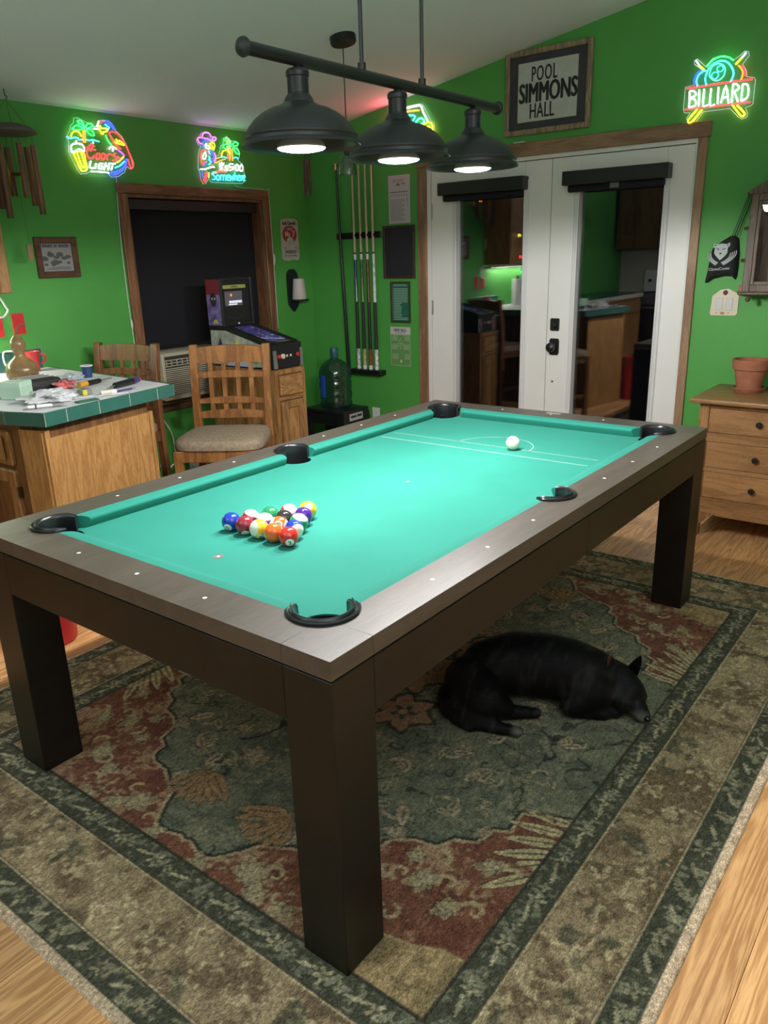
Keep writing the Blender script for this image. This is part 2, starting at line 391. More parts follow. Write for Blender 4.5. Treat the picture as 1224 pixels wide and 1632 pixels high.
def build_doors():
    fr = struct(thing('trim_1', None, None, (-1.467, YD, 0)))
    MB().box(-2.441, -2.367, YD-.02, YD, 0, 2.085, .003).build('side_casing', OAKTRIM, fr)
    MB().box(-.567, -.517, YD-.02, YD, 0, 2.085, .003).build('side_casing', OAKTRIM, fr)
    MB().box(-2.45, -.505, YD-.024, YD, 2.085, 2.165, .003).build('head_casing', OAKTRIM_X, fr)
    m = MB(); m.box(-2.367, -2.340, YD-.005, YD+.14, 0, 2.085); m.box(-.580, -.567, YD-.005, YD+.14, 0, 2.085); m.box(-2.340, -.580, YD-.005, YD+.14, 2.062, 2.085)
    m.build('jamb', WHITE, fr)
    MB().box(-2.367, -.567, YD-.01, YD+.15, -.01, .018).build('threshold', STEEL, fr)
    for i, (x0, x1, g0, g1) in enumerate(((-2.337, -1.440, -2.128, -1.620), (-1.436, -.583, -1.249, -.735))):
        gz0, gz1 = .26, 1.925
        d = struct(thing('door_%d' % (i+1), None, None, ((x0+x1)/2, YD+.02, 0)))
        ya, yb = YD+.006, YD+.05
        m = MB(); m.box(x0, g0, ya, yb, .02, 2.058, .002); m.box(g1, x1, ya, yb, .02, 2.058, .002)
        m.box(g0, g1, ya, yb, .02, gz0, .002); m.box(g0, g1, ya, yb, gz1, 2.058, .002)
        m.build('slab', WHITE, d)
        m = MB(); f = lambda u, v, n: (u, ya - n, v)
        frame_box(m, f, g0-.03, g1+.03, gz0-.03, gz1+.03, .032, 0, .012, .004)
        frame_box(m, f, g0-.012, g1+.012, gz0-.012, gz1+.012, .014, .0, .018, .003)
        m.build('lite_frame', plain('white_lite_frame', (.68,.68,.69), .35), d)
        for yy in (ya+.012, ya+.03):
            MB().box(g0-.002, g1+.002, yy, yy+.004, gz0-.002, gz1+.002).build('pane', glass('door_glass', base=.085), d)
        if i == 0:
            for z in (.25, 1.16, 1.80):
                MB().box(-2.3385, -2.327, ya-.004, ya, z-.05, z+.05, .001).lathe([(.005,-.05),(.005,.05)], (-2.338, ya-.003, z), 8).build('hinge', STEEL, d)
        else:
            db = MB(); f = lambda u, v, n: (u, ya - n, v)
            db.prism([(-1.405,1.03),(-1.353,1.03),(-1.349,1.04),(-1.349,1.098),(-1.353,1.108),(-1.405,1.108),(-1.409,1.098),(-1.409,1.04)], f, 0, .012)
            db.lathe([(.0,.022),(.018,.02),(.022,0)], (0,0,0), 20, M=Matrix.Translation((-1.379, ya-.012, 1.069)) @ Matrix.Rotation(PI/2, 4, 'X'))
            db.build('deadbolt', BLACK, d)
            kb = MB(); kb.prism([(-1.405,.875),(-1.353,.875),(-1.346,.89),(-1.346,.965),(-1.353,.98),(-1.405,.98),(-1.412,.965),(-1.412,.89)], f, 0, .01)
            kb.lathe([(.012,0),(.012,.02),(.024,.03),(.031,.045),(.03,.058),(.018,.068),(0,.07)], (0,0,0), 24, M=Matrix.Translation((-1.379, ya-.01, .928)) @ Matrix.Rotation(PI/2, 4, 'X'))
            kb.build('door_knob', BLACK, d)
            MB().lathe([(.007,0),(.007,.004),(0,.005)], (0,0,0), 12, M=Matrix.Translation((-1.385, ya, .70)) @ Matrix.Rotation(PI/2, 4, 'X')).build('screw_cap', plain('dark_grey', (.08,.08,.08), .5), d)
    for k, (x0, x1, nm) in enumerate(((-2.238, -1.596, 'left'), (-1.336, -.70, 'right'))):
        s = thing('door_shade', 'black roller shade cassette rolled up at the top of the %s french door' % nm, 'window shade', ((x0+x1)/2, YD, 1.93), group='roller shades on the french doors')
        MB().box(x0, x1, YD-.075, YD+.004, 1.893, 1.972, .004).build('cassette', BLACK, s)
        MB().lathe([(0,x0+.03-(x0+x1)/2),(.021,x0+.03-(x0+x1)/2),(.021,x1-.03-(x0+x1)/2),(0,x1-.03-(x0+x1)/2)], (0,0,0), 16, M=Matrix.Translation(((x0+x1)/2, YD-.03, 1.875)) @ Matrix.Rotation(PI/2, 4, 'Y')).build('shade_roll', SHADE_FAB, s)
        if k == 1: quad(MB(), fD, -1.04, -.985, 1.862, 1.89, .053).build('pull_tab', plain('grey_tab', (.12,.13,.12), .6), s)

# ================================================================== area rug
def vnoise(X, Y, sc, seed):
    r = np.random.RandomState(seed); G = r.rand(256, 256)
    x = X * sc + 57.3; y = Y * sc + 91.7
    xi = np.floor(x).astype(int); yi = np.floor(y).astype(int); fx = x - xi; fy = y - yi
    fx = fx*fx*(3-2*fx); fy = fy*fy*(3-2*fy)
    g = lambda a, b: G[a % 256, b % 256]
    return (g(xi,yi)*(1-fx)+g(xi+1,yi)*fx)*(1-fy) + (g(xi,yi+1)*(1-fx)+g(xi+1,yi+1)*fx)*fy
def fbm(X, Y, sc, seed, o=4):
    t = 0; a = .5
    for k in range(o): t = t + a * vnoise(X, Y, sc * 2**k, seed + k); a *= .5
    return t / (1 - .5**o)
def build_rug():
    x0, x1, y0, y1 = -1.88, .58, -.375, 2.755
    st = .0046; nx = int((x1-x0)/st)+1; ny = int((y1-y0)/st)+1
    xs = np.linspace(x0, x1, nx); ys = np.linspace(y0, y1, ny)
    X, Y = np.meshgrid(xs, ys, indexing='ij')
    cx, cy = (x0+x1)/2, (y0+y1)/2; hx, hy = (x1-x0)/2, (y1-y0)/2
    U, V = np.abs(X-cx), np.abs(Y-cy)
    du, dv = hx-U, hy-V; d = np.minimum(du, dv); side = du < dv
    s = np.where(side, Y-cy, X-cx)
    C = np.zeros(X.shape + (3,))
    def put(mask, col, a=1.0):
        m = (mask * a)[..., None] if not np.isscalar(mask) else mask
        C[...] = C*(1-m) + np.array(col)*m
    n1 = fbm(X, Y, 9, 1); n2 = fbm(X, Y, 26, 11); n3 = fbm(X, Y, 70, 21, 2); n4 = fbm(X*1.0, Y*1.0, 14, 31)
    beige = np.array([.205,.165,.115]); brown = np.array([.085,.062,.042]); grn = np.array([.045,.060,.045]); dk = np.array([.043,.047,.037])
    cream = (.34,.30,.215)
    sm = lambda a, lo, hi: np.clip((a-lo)/(hi-lo), 0, 1)
    # main border : mottled beige and brown
    C[...] = beige
    put(sm(n2*.4+n4*.6, .45, .56), brown, .85); put(sm(n3*.5+n2*.5, .56, .66), (.36,.31,.22), .65); put(sm(fbm(X,Y,11,51), .60, .67)*sm(n2,.42,.5), (.05,.055,.04), .8)
    def band(lo, hi): return ((d >= lo) & (d < hi)).astype(float)
    def flowers(dc, per, rad, col, npet=5, ph=0.0, a=.8):
        k = np.round((s-ph)/per); ls = s-ph-k*per; ld = d-dc
        r = np.hypot(ls, ld); th = np.arctan2(ld, ls) + k
        put((r < rad*(.66+.34*np.cos(npet*th))).astype(float)*sm(n2,.3,.45), col, a)
        put((r < rad*.28).astype(float), dk, .7)
    def bars(dc, per, L, wd, ang, col, ph=0.0):
        k = np.round((s-ph)/per); ls = s-ph-k*per; ld = d-dc
        c, sn = math.cos(ang), math.sin(ang); p = ls*c+ld*sn; q = -ls*sn+ld*c
        put(((np.abs(p) < L) & (np.abs(q) < wd*np.sqrt(np.clip(1-(p/L)**2,0,1)))).astype(float), col, .75)
    # outer dark band
    put(band(.026, .098), dk); put(band(.03,.095)*sm(n3*.5+n2*.5,.52,.62), (.19,.185,.14), .75)
    flowers(.063, .17, .024, (.19,.175,.13)); bars(.063, .17, .03, .006, .5, (.27,.25,.19), .085)
    put(band(.098,.104), (.30,.26,.19), .7); put(band(.104,.108), (.09,.07,.05), .7)
    # inner dark guard band
    put(band(.296,.302), (.31,.27,.19), .7)
    put(band(.305,.388), dk); put(band(.309,.384)*sm(n3,.60,.68), (.12,.125,.10), .8)
    flowers(.346, .15, .026, (.25,.235,.17)); flowers(.346, .15, .017, (.20,.19,.15), 4, .05); bars(.346, .15, .03, .0055, .25, (.28,.26,.19), .10); bars(.35,.15,.024,.008,1.2,(.16,.165,.13),.025)
    put(band(.386,.392), (.015,.018,.016), .8); put(band(.302,.306), (.02,.022,.02), .8)
    F = (d >= .392)
    # red ground of the field
    red = np.array([.118,.055,.040])
    fm = F.astype(float)
    put(fm, red); put(fm*sm(n2*.5+n4*.5,.46,.60), (.085,.034,.026), .75); put(fm*sm(n3*.4+n1*.6,.53,.63), (.235,.165,.115), .75)
    # scalloped green medallion
    poly = [(0,0),(0,1.13),(.02,1.12),(.08,1.14),(.12,1.13),(.17,1.06),(.19,1.02),(.23,1.0),(.30,.96),(.36,.955),(.40,.93),(.405,.885),(.45,.86),(.47,.79),(.52,.755),(.585,.74),(.61,.69),(.665,.665),(.675,.60),(.72,.575),(.71,.49),(.86,.43),(.86,0)]
    ins = np.zeros(U.shape, bool); dist = np.full(U.shape, 9.0)
    for (a, b), (c, e) in zip(poly, poly[1:]+poly[:1]):
        cond = ((b > V) != (e > V)) & (U < (c-a)*(V-b)/((e-b) if abs(e-b) > 1e-9 else 1e-9)+a)
        ins ^= cond
    for (a, b), (c, e) in zip(poly[1:-1], poly[2:-1]):
        t = np.clip(((U-a)*(c-a)+(V-b)*(e-b))/((c-a)**2+(e-b)**2), 0, 1)
        dist = np.minimum(dist, np.hypot(U-a-t*(c-a), V-b-t*(e-b)))
    M = (ins & F).astype(float)
    put(M, (.098,.108,.085)); put(M*sm(n1*.5+n2*.5,.45,.58), (.058,.070,.060), .8); put(M*sm(n3*.4+n4*.6,.55,.64), (.16,.155,.115), .6)
    for sd, th, w_ in ((61, .5, .012), (71, .47, .010), (81, .52, .008)):
        q = fbm(X, Y, 3.1 + (sd % 3), sd, 3)
        put(M*(np.abs(q-th) < w_*.6)*sm(n2,.40,.5), (.018,.022,.022), .8)
    ed = F & (dist < .015)
    put((ed & ins & (dist > .005)).astype(float), (.018,.02,.018), .85); put((F & (dist <= .005)).astype(float), (.26,.21,.15), .8)
    # tan corner spandrels
    sp = F & (V > 1.0) & (U > np.interp(V, [.96,.98,1.0,1.03,1.05,1.2], [.86,.83,.78,.72,.63,.60]))
    put(sp.astype(float), (.23,.175,.105)); put(sp*sm(n2,.46,.56), (.12,.095,.058), .8)
    put((sp & (((U*90).astype(int) % 3) == 0)).astype(float), (.15,.11,.07), .35)
    def petal(u0, v0, ang, L, wd, col, a=.85, reg=F, line=True):
        c, sn = math.cos(ang), math.sin(ang); p = (U-u0)*c+(V-v0)*sn; q = -(U-u0)*sn+(V-v0)*c + .25*p*(1-p/L)*wd/.03*.3
        t = p/L; wv = wd*np.sqrt(np.clip(t*(1-t)*4, 0, 1))*(1.25-.7*t)
        m = reg & (t > 0) & (t < 1) & (np.abs(q) < wv)
        put(m.astype(float)*sm(n2,.25,.42), col, a)
        if line: put((m & (np.abs(q) < .0035) & (t > .12) & (t < .75)).astype(float), (.05,.05,.04), .8)
        put((reg & (t > -.02) & (t < 1.02) & (np.abs(q) >= wv) & (np.abs(q) < wv+.004)).astype(float), (.03,.03,.025), .6)
    def flower(u0, v0, r, n, col, ph=0.0):
        for k in range(n): petal(u0, v0, ph+k*2*PI/n, r*(.72+.35*((k*7) % 3)/2), r*.40, tuple(c*.85 for c in col), .5, F, False)
    def curl(u0, v0, r, ph, col, turns=.8, w_=.006):
        for k in range(40):
            t = k/39; a = ph+t*turns*2*PI; rr = r*(1-.72*t)
            put((np.hypot(U-u0-rr*math.cos(a), V-v0-rr*math.sin(a)) < w_*(1.4-.8*t)).astype(float)*F*sm(n2,.36,.5), col, .5)
    # leaf fans on the long sides
    for k in range(6):
        petal(.85, .455+.043*k, PI-.10-.16*k, .15+.012*(k % 2), .019, (.30,.275,.18))
    # blossoms on the red ground
    rs = np.random.RandomState(3)
    for (u, v, r, n) in ((.55,1.02,.055,6),(.24,1.10,.062,6),(.30,1.145,.05,5),(.45,1.06,.045,5),(.62,.86,.05,6),(.74,.72,.045,5),(.50,.90,.04,5),(.40,1.15,.05,5),(.72,.90,.042,6),(.10,1.16,.04,5),(.56,.80,.035,5)):
        flower(u, v, r, n, (.30,.275,.19), rs.rand()*6)
        curl(u+.06, v-.03, .03, rs.rand()*6, (.25,.21,.14))
    # scrolls and blossoms on the medallion
    for (u, v, r, ph) in ((.40,.66,.07,.4),(.33,.78,.06,2.),(.52,.60,.05,4.),(.20,.80,.06,1.),(.56,.42,.07,2.6),(.68,.30,.05,.2),(.30,.52,.05,3.),(.10,.95,.06,5.),(.22,.92,.05,.8),(.70,.10,.06,2.),(.45,.22,.06,4.),(.05,.60,.06,1.5),(.38,.36,.05,5.2)):
        curl(u, v, r, ph, (.25,.215,.16)); petal(u+.015, v, ph+.6, r*1.2, r*.30, (.25,.205,.155)); petal(u-.02, v+.015, ph+2.2, r*.9, r*.24, (.22,.195,.13))
        curl(u-.05, v+.06, r*.6, ph+2, (.06,.065,.06), .9, .004)
    for (u, v, r, n) in ((.46,.76,.045,5),(.12,.74,.055,6),(.60,.52,.035,5),(.26,.66,.04,6),(.50,.05,.05,6),(.66,.62,.035,5)):
        flower(u, v, r, n, (.26,.225,.165), u*9)
    for k in range(7): petal(.16, .88, 1.0+.28*k, .15, .026, (.20,.13,.075))
    # four rosettes and the centre
    def rosette(u0, v0, r):
        R_ = np.hypot(U-u0, V-v0); th = np.arctan2(V-v0, U-u0)
        e = r*(.82+.16*np.cos(6*th)+.05*np.cos(13*th))
        put((R_ < e+.02).astype(float)*F, (.02,.022,.02), .8); put((R_ < e).astype(float)*F, (.175,.115,.08)); put((R_ < e)*F*sm(n2,.5,.6), (.17,.10,.065), .6)
        put((R_ < r*.38*(.8+.3*np.cos(5*th+1)))*F*1.0, (.04,.05,.045)); put((R_ < r*.15)*F*1.0, (.22,.14,.09))
    rosette(.125, .265, .115); rosette(.0, .0, .16)
    for k in range(4): petal(.0, .40, .5+.7*k, .12, .03, (.22,.13,.085))
    # binding
    put((d < .026).astype(float), (.33,.27,.215)); put((d < .026)*sm(n3,.5,.62), (.24,.19,.15), .5)
    # weave grain
    wv_ = vnoise(X*190 + Y*30, Y*60, 1.0, 77); C *= (.72 + .56*wv_)[..., None]
    C *= (0.80 + 0.40*np.random.RandomState(5).rand(*X.shape))[..., None]
    Z = np.where(d < 1e-6, 0.0, np.where(d < .012, .008, .0105)) + (n3-.5)*.0012*(d > .004)
    vs = np.stack([X, Y, Z], -1).reshape(-1, 3)
    idx = np.arange(nx*ny).reshape(nx, ny)
    q = np.stack([idx[:-1,:-1], idx[1:,:-1], idx[1:,1:], idx[:-1,1:]], -1).reshape(-1, 4)
    me = bpy.data.meshes.new('area_rug')
    me.vertices.add(len(vs)); me.vertices.foreach_set('co', vs.ravel().astype(np.float32))
    me.loops.add(q.size); me.loops.foreach_set('vertex_index', q.ravel().astype(np.int32))
    me.polygons.add(len(q)); me.polygons.foreach_set('loop_start', (np.arange(len(q))*4).astype(np.int32)); me.polygons.foreach_set('loop_total', np.full(len(q), 4, np.int32))
    me.update(calc_edges=True)
    at = me.color_attributes.new('dye', 'FLOAT_COLOR', 'POINT')
    at.data.foreach_set('color', np.concatenate([np.clip(C*1.75*np.array([1.07,.99,.84]),0,1), np.ones(C.shape[:2]+(1,))], -1).ravel().astype(np.float32))
    me.polygons.foreach_set('use_smooth', [True]*len(q))
    m, nt, b = new_mat('rug_pile')
    a = node(nt, 'ShaderNodeVertexColor', layer_name='dye'); tc = node(nt, 'ShaderNodeTexCoord')
    n = node(nt, 'ShaderNodeTexNoise'); n.inputs['Scale'].default_value = 420; n.inputs['Detail'].default_value = 2
    mp = node(nt, 'ShaderNodeMapping'); mp.inputs['Scale'].default_value = (1, .35, 1); mp.inputs['Rotation'].default_value = (0, 0, .25)
    lnk(nt, tc.outputs['Object'], mp.inputs['Vector']); lnk(nt, mp.outputs[0], n.inputs['Vector'])
    r = node(nt, 'ShaderNodeMapRange'); r.inputs[1].default_value = .3; r.inputs[2].default_value = .7; r.inputs[3].default_value = .5; r.inputs[4].default_value = 1.5
    lnk(nt, n.outputs['Fac'], r.inputs[0])
    sc = node(nt, 'ShaderNodeVectorMath', operation='SCALE'); lnk(nt, a.outputs['Color'], sc.inputs[0]); lnk(nt, r.outputs[0], sc.inputs['Scale'])
    lnk(nt, sc.outputs[0], b.inputs['Base Color']); b.inputs['Roughness'].default_value = .95; b.inputs['Specular IOR Level'].default_value = .15
    bp = node(nt, 'ShaderNodeBump'); bp.inputs['Strength'].default_value = .5; bp.inputs['Distance'].default_value = .002
    lnk(nt, n.outputs['Fac'], bp.inputs['Height']); lnk(nt, bp.outputs[0], b.inputs['Normal'])
    me.materials.append(m)
    tag(link('area_rug', me), 'large worn oriental rug with red, green and beige floral pattern under the pool table', 'rug')

# ================================================================== pool table
TW, TL, TH = 1.378, 2.407, 0.80
def build_table():
    TABW_SHADED.node_tree.nodes['Principled BSDF'].inputs['Specular IOR Level'].default_value = .3
    t = thing('pool_table', 'dark wooden pool table with green cloth, square legs and black pockets', 'pool table', (TCX, TCY, .011))
    hx, hy = TW/2, TL/2
    def Q(sx, sy): return lambda a, b, z: (TCX + sx*(hx-a), TCY + sy*(hy-b), z)   # a,b = inset from the corner
    def arc(c, r, a0, a1, n=10): return [(c[0]+r*math.cos(a0+(a1-a0)*i/n), c[1]+r*math.sin(a0+(a1-a0)*i/n)) for i in range(n+1)]
    cloth = cloth_mat()
    pc = (.166, .166); pr_ = .07; lw = .132
    def aat(c, r, x=None, y=None):
        if x is not None: return math.atan2(-math.sqrt(r*r-(x-c[0])**2), x-c[0])
        return math.atan2(y-c[1], -math.sqrt(r*r-(y-c[1])**2))
    for sx in (-1, 1):
        for sy in (-1, 1):
            f = Q(sx, sy)
            MBx = MB(); a = f(0, 0, 0); c = f(lw, lw, 0)
            MBx.box(a[0], c[0], a[1], c[1], .0115, .752, .002).build('leg', TABW_SHADED, t)
            # corner block
            p0 = aat(pc, pr_, x=lw)           # on x=lw, below centre
            a0 = p0 % (2*PI); a1 = math.atan2(lw-pc[1], -math.sqrt(pr_**2-(lw-pc[1])**2)) % (2*PI)
            poly = [(0,0),(lw-.0006,0)] + arc(pc, pr_, a0, a1) + [(0,lw-.0006)]
            MB().prism(poly, f, .7565, TH).build('corner_rail', RAILW_LIT, t, ang=25)
            # half of the side rail
            yc = hy
            a0 = math.atan2(lw-pc[1], -math.sqrt(pr_**2-(lw-pc[1])**2)); a1 = math.atan2(math.sqrt(pr_**2-(.12-pc[0])**2), .12-pc[0])
            a0 %= 2*PI; a1 %= 2*PI
            sc_ = (.1355, yc)
            b0 = math.atan2(-math.sqrt(pr_**2-(.12-sc_[0])**2), .12-sc_[0]) % (2*PI)
            poly = [(0,lw+.0006)] + arc(pc, pr_, a0, a1) + arc(sc_, pr_, b0, PI) + [(.0655, yc-.0006), (0, yc-.0006)]
            sr = MB().prism(poly, f, .7565, TH).build('side_rail', RAILW_LIT, t, ang=25)
            for k in (1, 2, 3):
                p = f(.06, hy-.256*k if k < 3 else hy-.256*3, 0)
                MB().lathe([(0,.0006),(.0055,.0006),(.0055,0)], (p[0], p[1], TH), 14).build('sight', WPLAST, sr)
            # side apron half
            a = f(.004, lw+.0008, 0); c = f(.03, yc-.0004, 0)
            MB().box(f(0,0,0)[0], f(.03,0,0)[0], a[1], c[1], .625, .752, .0015).build('side_apron', TABW_SHADED, t)
            # corner cushion jaws are part of the cushions below
    for sy in (-1, 1):
        f = Q(1, sy); g = Q(-1, sy)
        a0 = math.atan2(-math.sqrt(pr_**2-(lw-pc[0])**2), lw-pc[0]) % (2*PI); a1 = 2*PI + math.atan2(.12-pc[1], math.sqrt(pr_**2-(.12-pc[1])**2))
        A = [(lw+.0006, 0)] + arc(pc, pr_, a0, a1)
        B = [(TW-p[0], p[1]) for p in A][::-1]
        er = MB().prism(A + B, f, .7565, TH).build('end_rail', RAILW_LIT, t, ang=25)
        for k in (-1, 0, 1):
            MB().lathe([(0,.0006),(.0055,.0006),(.0055,0)], (TCX+.256*k, f(0,.06,0)[1], TH), 14).build('sight', WPLAST, er)
        if sy > 0:
            MB().box(TCX-.035, TCX+.035, f(0,.042,0)[1], f(0,.026,0)[1], TH, TH+.001).build('name_plate', plain('plate_silver', (.7,.68,.62), .3, metal=.6), er)
        MB().box(f(lw+.0008,0,0)[0], g(lw+.0008,0,0)[0], f(0,0,0)[1], f(0,.03,0)[1], .625, .752, .0015).build('end_apron', TABW_SHADED, t)
    # slate carcass under the bed
    m = MB().box(TCX-hx+.032, TCX+hx-.032, TCY-hy+.16, TCY+hy-.16, .655, .70)
    m.build('underframe', BLACKM, t, smooth=False)
    # cloth bed with pocket notches
    def ring():
        pts = []
        R = .062
        i = .118
        for (sx, sy) in ((-1,-1),(1,-1),(1,1),(-1,1)):
            cxp, cyp = sx*(hx-pc[0]), sy*(hy-pc[1])
            e = math.sqrt(R*R-(pc[0]-i)**2)
            if (sx, sy) == (-1,-1): st, en = (-(hx-i), cyp+e), (cxp+e, -(hy-i))
            elif (sx, sy) == (1,-1): st, en = (cxp-e, -(hy-i)), (hx-i, cyp+e)
            elif (sx, sy) == (1,1): st, en = (hx-i, cyp-e), (cxp-e, hy-i)
            else: st, en = (cxp+e, hy-i), (-(hx-i), cyp-e)
            a0 = math.atan2(st[1]-cyp, st[0]-cxp); a1 = math.atan2(en[1]-cyp, en[0]-cxp)
            # sweep on the inner side of the circle (towards the table centre): clockwise
            while a1 > a0: a1 -= 2*PI
            n = 16
            pts += [(cxp+R*math.cos(a0+(a1-a0)*k/n), cyp+R*math.sin(a0+(a1-a0)*k/n)) for k in range(n+1)]
            if (sx, sy) in ((1,-1), (-1,1)):
                X = sx*(hx-.1355); R2 = .062; e2 = math.sqrt(R2**2-(.1355-i)**2)
                yy = e2 if sx < 0 else -e2
                a0 = math.atan2(yy, sx*(.1355-i)); a1 = math.atan2(-yy, sx*(.1355-i))
                while a1 > a0: a1 -= 2*PI
                pts += [(X+R2*math.cos(a0+(a1-a0)*k/n), R2*math.sin(a0+(a1-a0)*k/n)) for k in range(n+1)]
        return pts
    MB().prism([(TCX+a, TCY+b) for a, b in ring()], fT(0), .735, .76).build('bed_cloth', cloth, t, smooth=False)
    # cushions
    prof = [(.1205,.757),(.1205,TH-.001),(.135,TH),(.152,.7985),(.163,.795),(.1668,.789),(.1655,.784),(.158,.768),(.152,.757)]
    def cushion(f, s0, s1, j0, j1):
        m = MB(); rings = []
        for s_, j in ((s0, j0), (s1, j1)):
            rings.append([m.bm.verts.new(f(a, s_ + j*(a-.1205)/.0463, z)) for a, z in prof])
        n = len(prof)
        for i in range(n): m.bm.faces.new((rings[0][i], rings[0][(i+1) % n], rings[1][(i+1) % n], rings[1][i]))
        m.bm.faces.new(rings[0][::-1]); m.bm.faces.new(rings[1])
        return m.build('cushion', cloth, t, ang=50)
    for sx in (-1, 1):
        for sy in (-1, 1):
            cushion(Q(sx, sy), .228, hy-.068, .036, -.012)
    for sy in (-1, 1):
        f = Q(1, sy); cushion(lambda a, s_, z, f=f: f(s_, a, z), .228, TW-.228, .036, -.036)
    # pockets
    rub = plain('pocket_rubber', (.012,.013,.015), .28, spec=.6)
    def pocket(cx_, cy_, adir, half):
        m = MB(); n = 26
        pf = [(.084,TH+.0005),(.084,TH+.006),(.080,TH+.0085),(.075,TH+.006),(.0735,TH+.010),(.069,TH+.0125),(.064,TH+.010),(.061,TH),(.0605,.775),(.0605,.66),(.066,.66),(.0695,.77),(.0695,TH+.0005)]
        rings = []
        for i in range(n+1):
            u = -1+2*i/n; a = adir+u*half
            tp = 1.0 if abs(u) < .8 else 1-(abs(u)-.8)/.2
            ring = []
            for r, z in pf:
                if r > .0705: r = .0705 + (r-.0705)*tp; z = TH+.0005+(z-TH-.0005)*(.35+.65*tp)
                elif z > TH: z = TH+.0005+(z-TH-.0005)*(.5+.5*tp)
                ring.append(m.bm.verts.new((cx_+r*math.cos(a), cy_+r*math.sin(a), z)))
            rings.append(ring)
        k = len(pf)
        for A, B in zip(rings, rings[1:]):
            for i in range(k): m.bm.faces.new((A[i], A[(i+1) % k], B[(i+1) % k], B[i]))
        m.bm.faces.new(rings[0]); m.bm.faces.new(rings[-1][::-1])
        m.lathe([(.0615,.757),(.0605,.757),(.0605,.661),(.0615,.661)], (cx_, cy_, 0), 32, close=True)
        m.lathe([(0,.664),(.06,.664),(.06,.658),(0,.658)], (cx_, cy_, 0), 32)
        m.build('pocket', rub, t, ang=50)
    for sx in (-1, 1):
        for sy in (-1, 1):
            pocket(TCX+sx*(hx-.166), TCY+sy*(hy-.166), math.atan2(sy, sx), math.radians(118))
        pocket(TCX+sx*(hx-.1355), TCY, 0 if sx > 0 else PI, math.radians(98))
    # marking lines and spots on the cloth
    ln = plain('chalk_line', (.55,.72,.65), .8)
    m = MB(); z = .7603
    for yy, w_ in ((1.715, .0014), (1.811, .0011)):
        quad(m, fT(z), TCX-.517, TCX+.46, yy-w_, yy+w_, 0)
    pts = [(TCX+.167*math.cos(a), 1.811+.167*math.sin(a)) for a in np.linspace(0, PI, 40)]; pin = [(TCX+.1648*math.cos(a), 1.811+.1648*math.sin(a)) for a in np.linspace(0, PI, 40)]
    for i in range(39): m.face([(*pts[i], z), (*pts[i+1], z), (*pin[i+1], z), (*pin[i], z)])
    m.build('baulk_line', ln, t, smooth=False)
    for (x, y, r) in ((TCX-.167,1.811,.009),(TCX,1.811,.009),(TCX+.167,1.811,.009),(TCX,.318,.016),(TCX+.01,1.19,.010)):
        sp = disc(MB(), fT(.7605), x, y, 0, r).build('spot', plain('spot_grey', (.16,.15,.15), .7), t)
        disc(MB(), fT(.7608), x, y, 0, r*.3, 10).build('spot_dot', WPLAST, sp)
    return t
def cloth_mat():
    if 'cloth' in MATS: return MATS['cloth']
    m, nt, b = new_mat('billiard_cloth')
    tc = node(nt, 'ShaderNodeTexCoord')
    n = node(nt, 'ShaderNodeTexNoise'); n.inputs['Scale'].default_value = 700; n.inputs['Detail'].default_value = 2
    lnk(nt, tc.outputs['Object'], n.inputs['Vector'])
    n2 = node(nt, 'ShaderNodeTexNoise'); n2.inputs['Scale'].default_value = 5; lnk(nt, tc.outputs['Object'], n2.inputs['Vector'])
    r = node(nt, 'ShaderNodeMapRange'); r.inputs[3].default_value = .9; r.inputs[4].default_value = 1.1; lnk(nt, n2.outputs['Fac'], r.inputs[0])
    sc = node(nt, 'ShaderNodeVectorMath', operation='SCALE'); sc.inputs[0].default_value = (.025, .235, .18); lnk(nt, r.outputs[0], sc.inputs['Scale'])
    lnk(nt, sc.outputs[0], b.inputs['Base Color'])
    b.inputs['Roughness'].default_value = .85; b.inputs['Sheen Weight'].default_value = .15; b.inputs['Sheen Roughness'].default_value = .4; b.inputs['Sheen Tint'].default_value = (.5, 1, .85, 1)
    b.inputs['Specular IOR Level'].default_value = .2
    bp = node(nt, 'ShaderNodeBump'); bp.inputs['Strength'].default_value = .15; bp.inputs['Distance'].default_value = .0006
    lnk(nt, n.outputs['Fac'], bp.inputs['Height']); lnk(nt, bp.outputs[0], b.inputs['Normal'])
    MATS['cloth'] = m; return m

# ================================================================== balls
def ball_mat(name, col, stripe):
    """number disc round the local +X axis (and -X); a stripe runs round the local Z axis"""
    m, nt, b = new_mat(name)
    tc = node(nt, 'ShaderNodeTexCoord'); sx = node(nt, 'ShaderNodeSeparateXYZ'); lnk(nt, tc.outputs['Object'], sx.inputs[0])
    R = .0285; white = (.78,.75,.66,1)
    def absgt(o, th):
        a = node(nt, 'ShaderNodeMath', operation='ABSOLUTE'); lnk(nt, o, a.inputs[0])
        g = node(nt, 'ShaderNodeMath', operation='GREATER_THAN'); g.inputs[1].default_value = th; lnk(nt, a.outputs[0], g.inputs[0]); return g.outputs[0]
    mx = node(nt, 'ShaderNodeMix', data_type='RGBA'); mx.inputs[6].default_value = (*col, 1); mx.inputs[7].default_value = white
    lnk(nt, absgt(sx.outputs['X'], R*.90), mx.inputs[0])
    last = mx
    if stripe:
        m2 = node(nt, 'ShaderNodeMix', data_type='RGBA'); m2.inputs[7].default_value = white
        lnk(nt, last.outputs[2], m2.inputs[6]); lnk(nt, absgt(sx.outputs['Z'], R*.56), m2.inputs[0]); last = m2
    lnk(nt, last.outputs[2], b.inputs['Base Color'])
    b.inputs['Roughness'].default_value = .08; b.inputs['Coat Weight'].default_value = .5; b.inputs['Coat Roughness'].default_value = .03
    return m
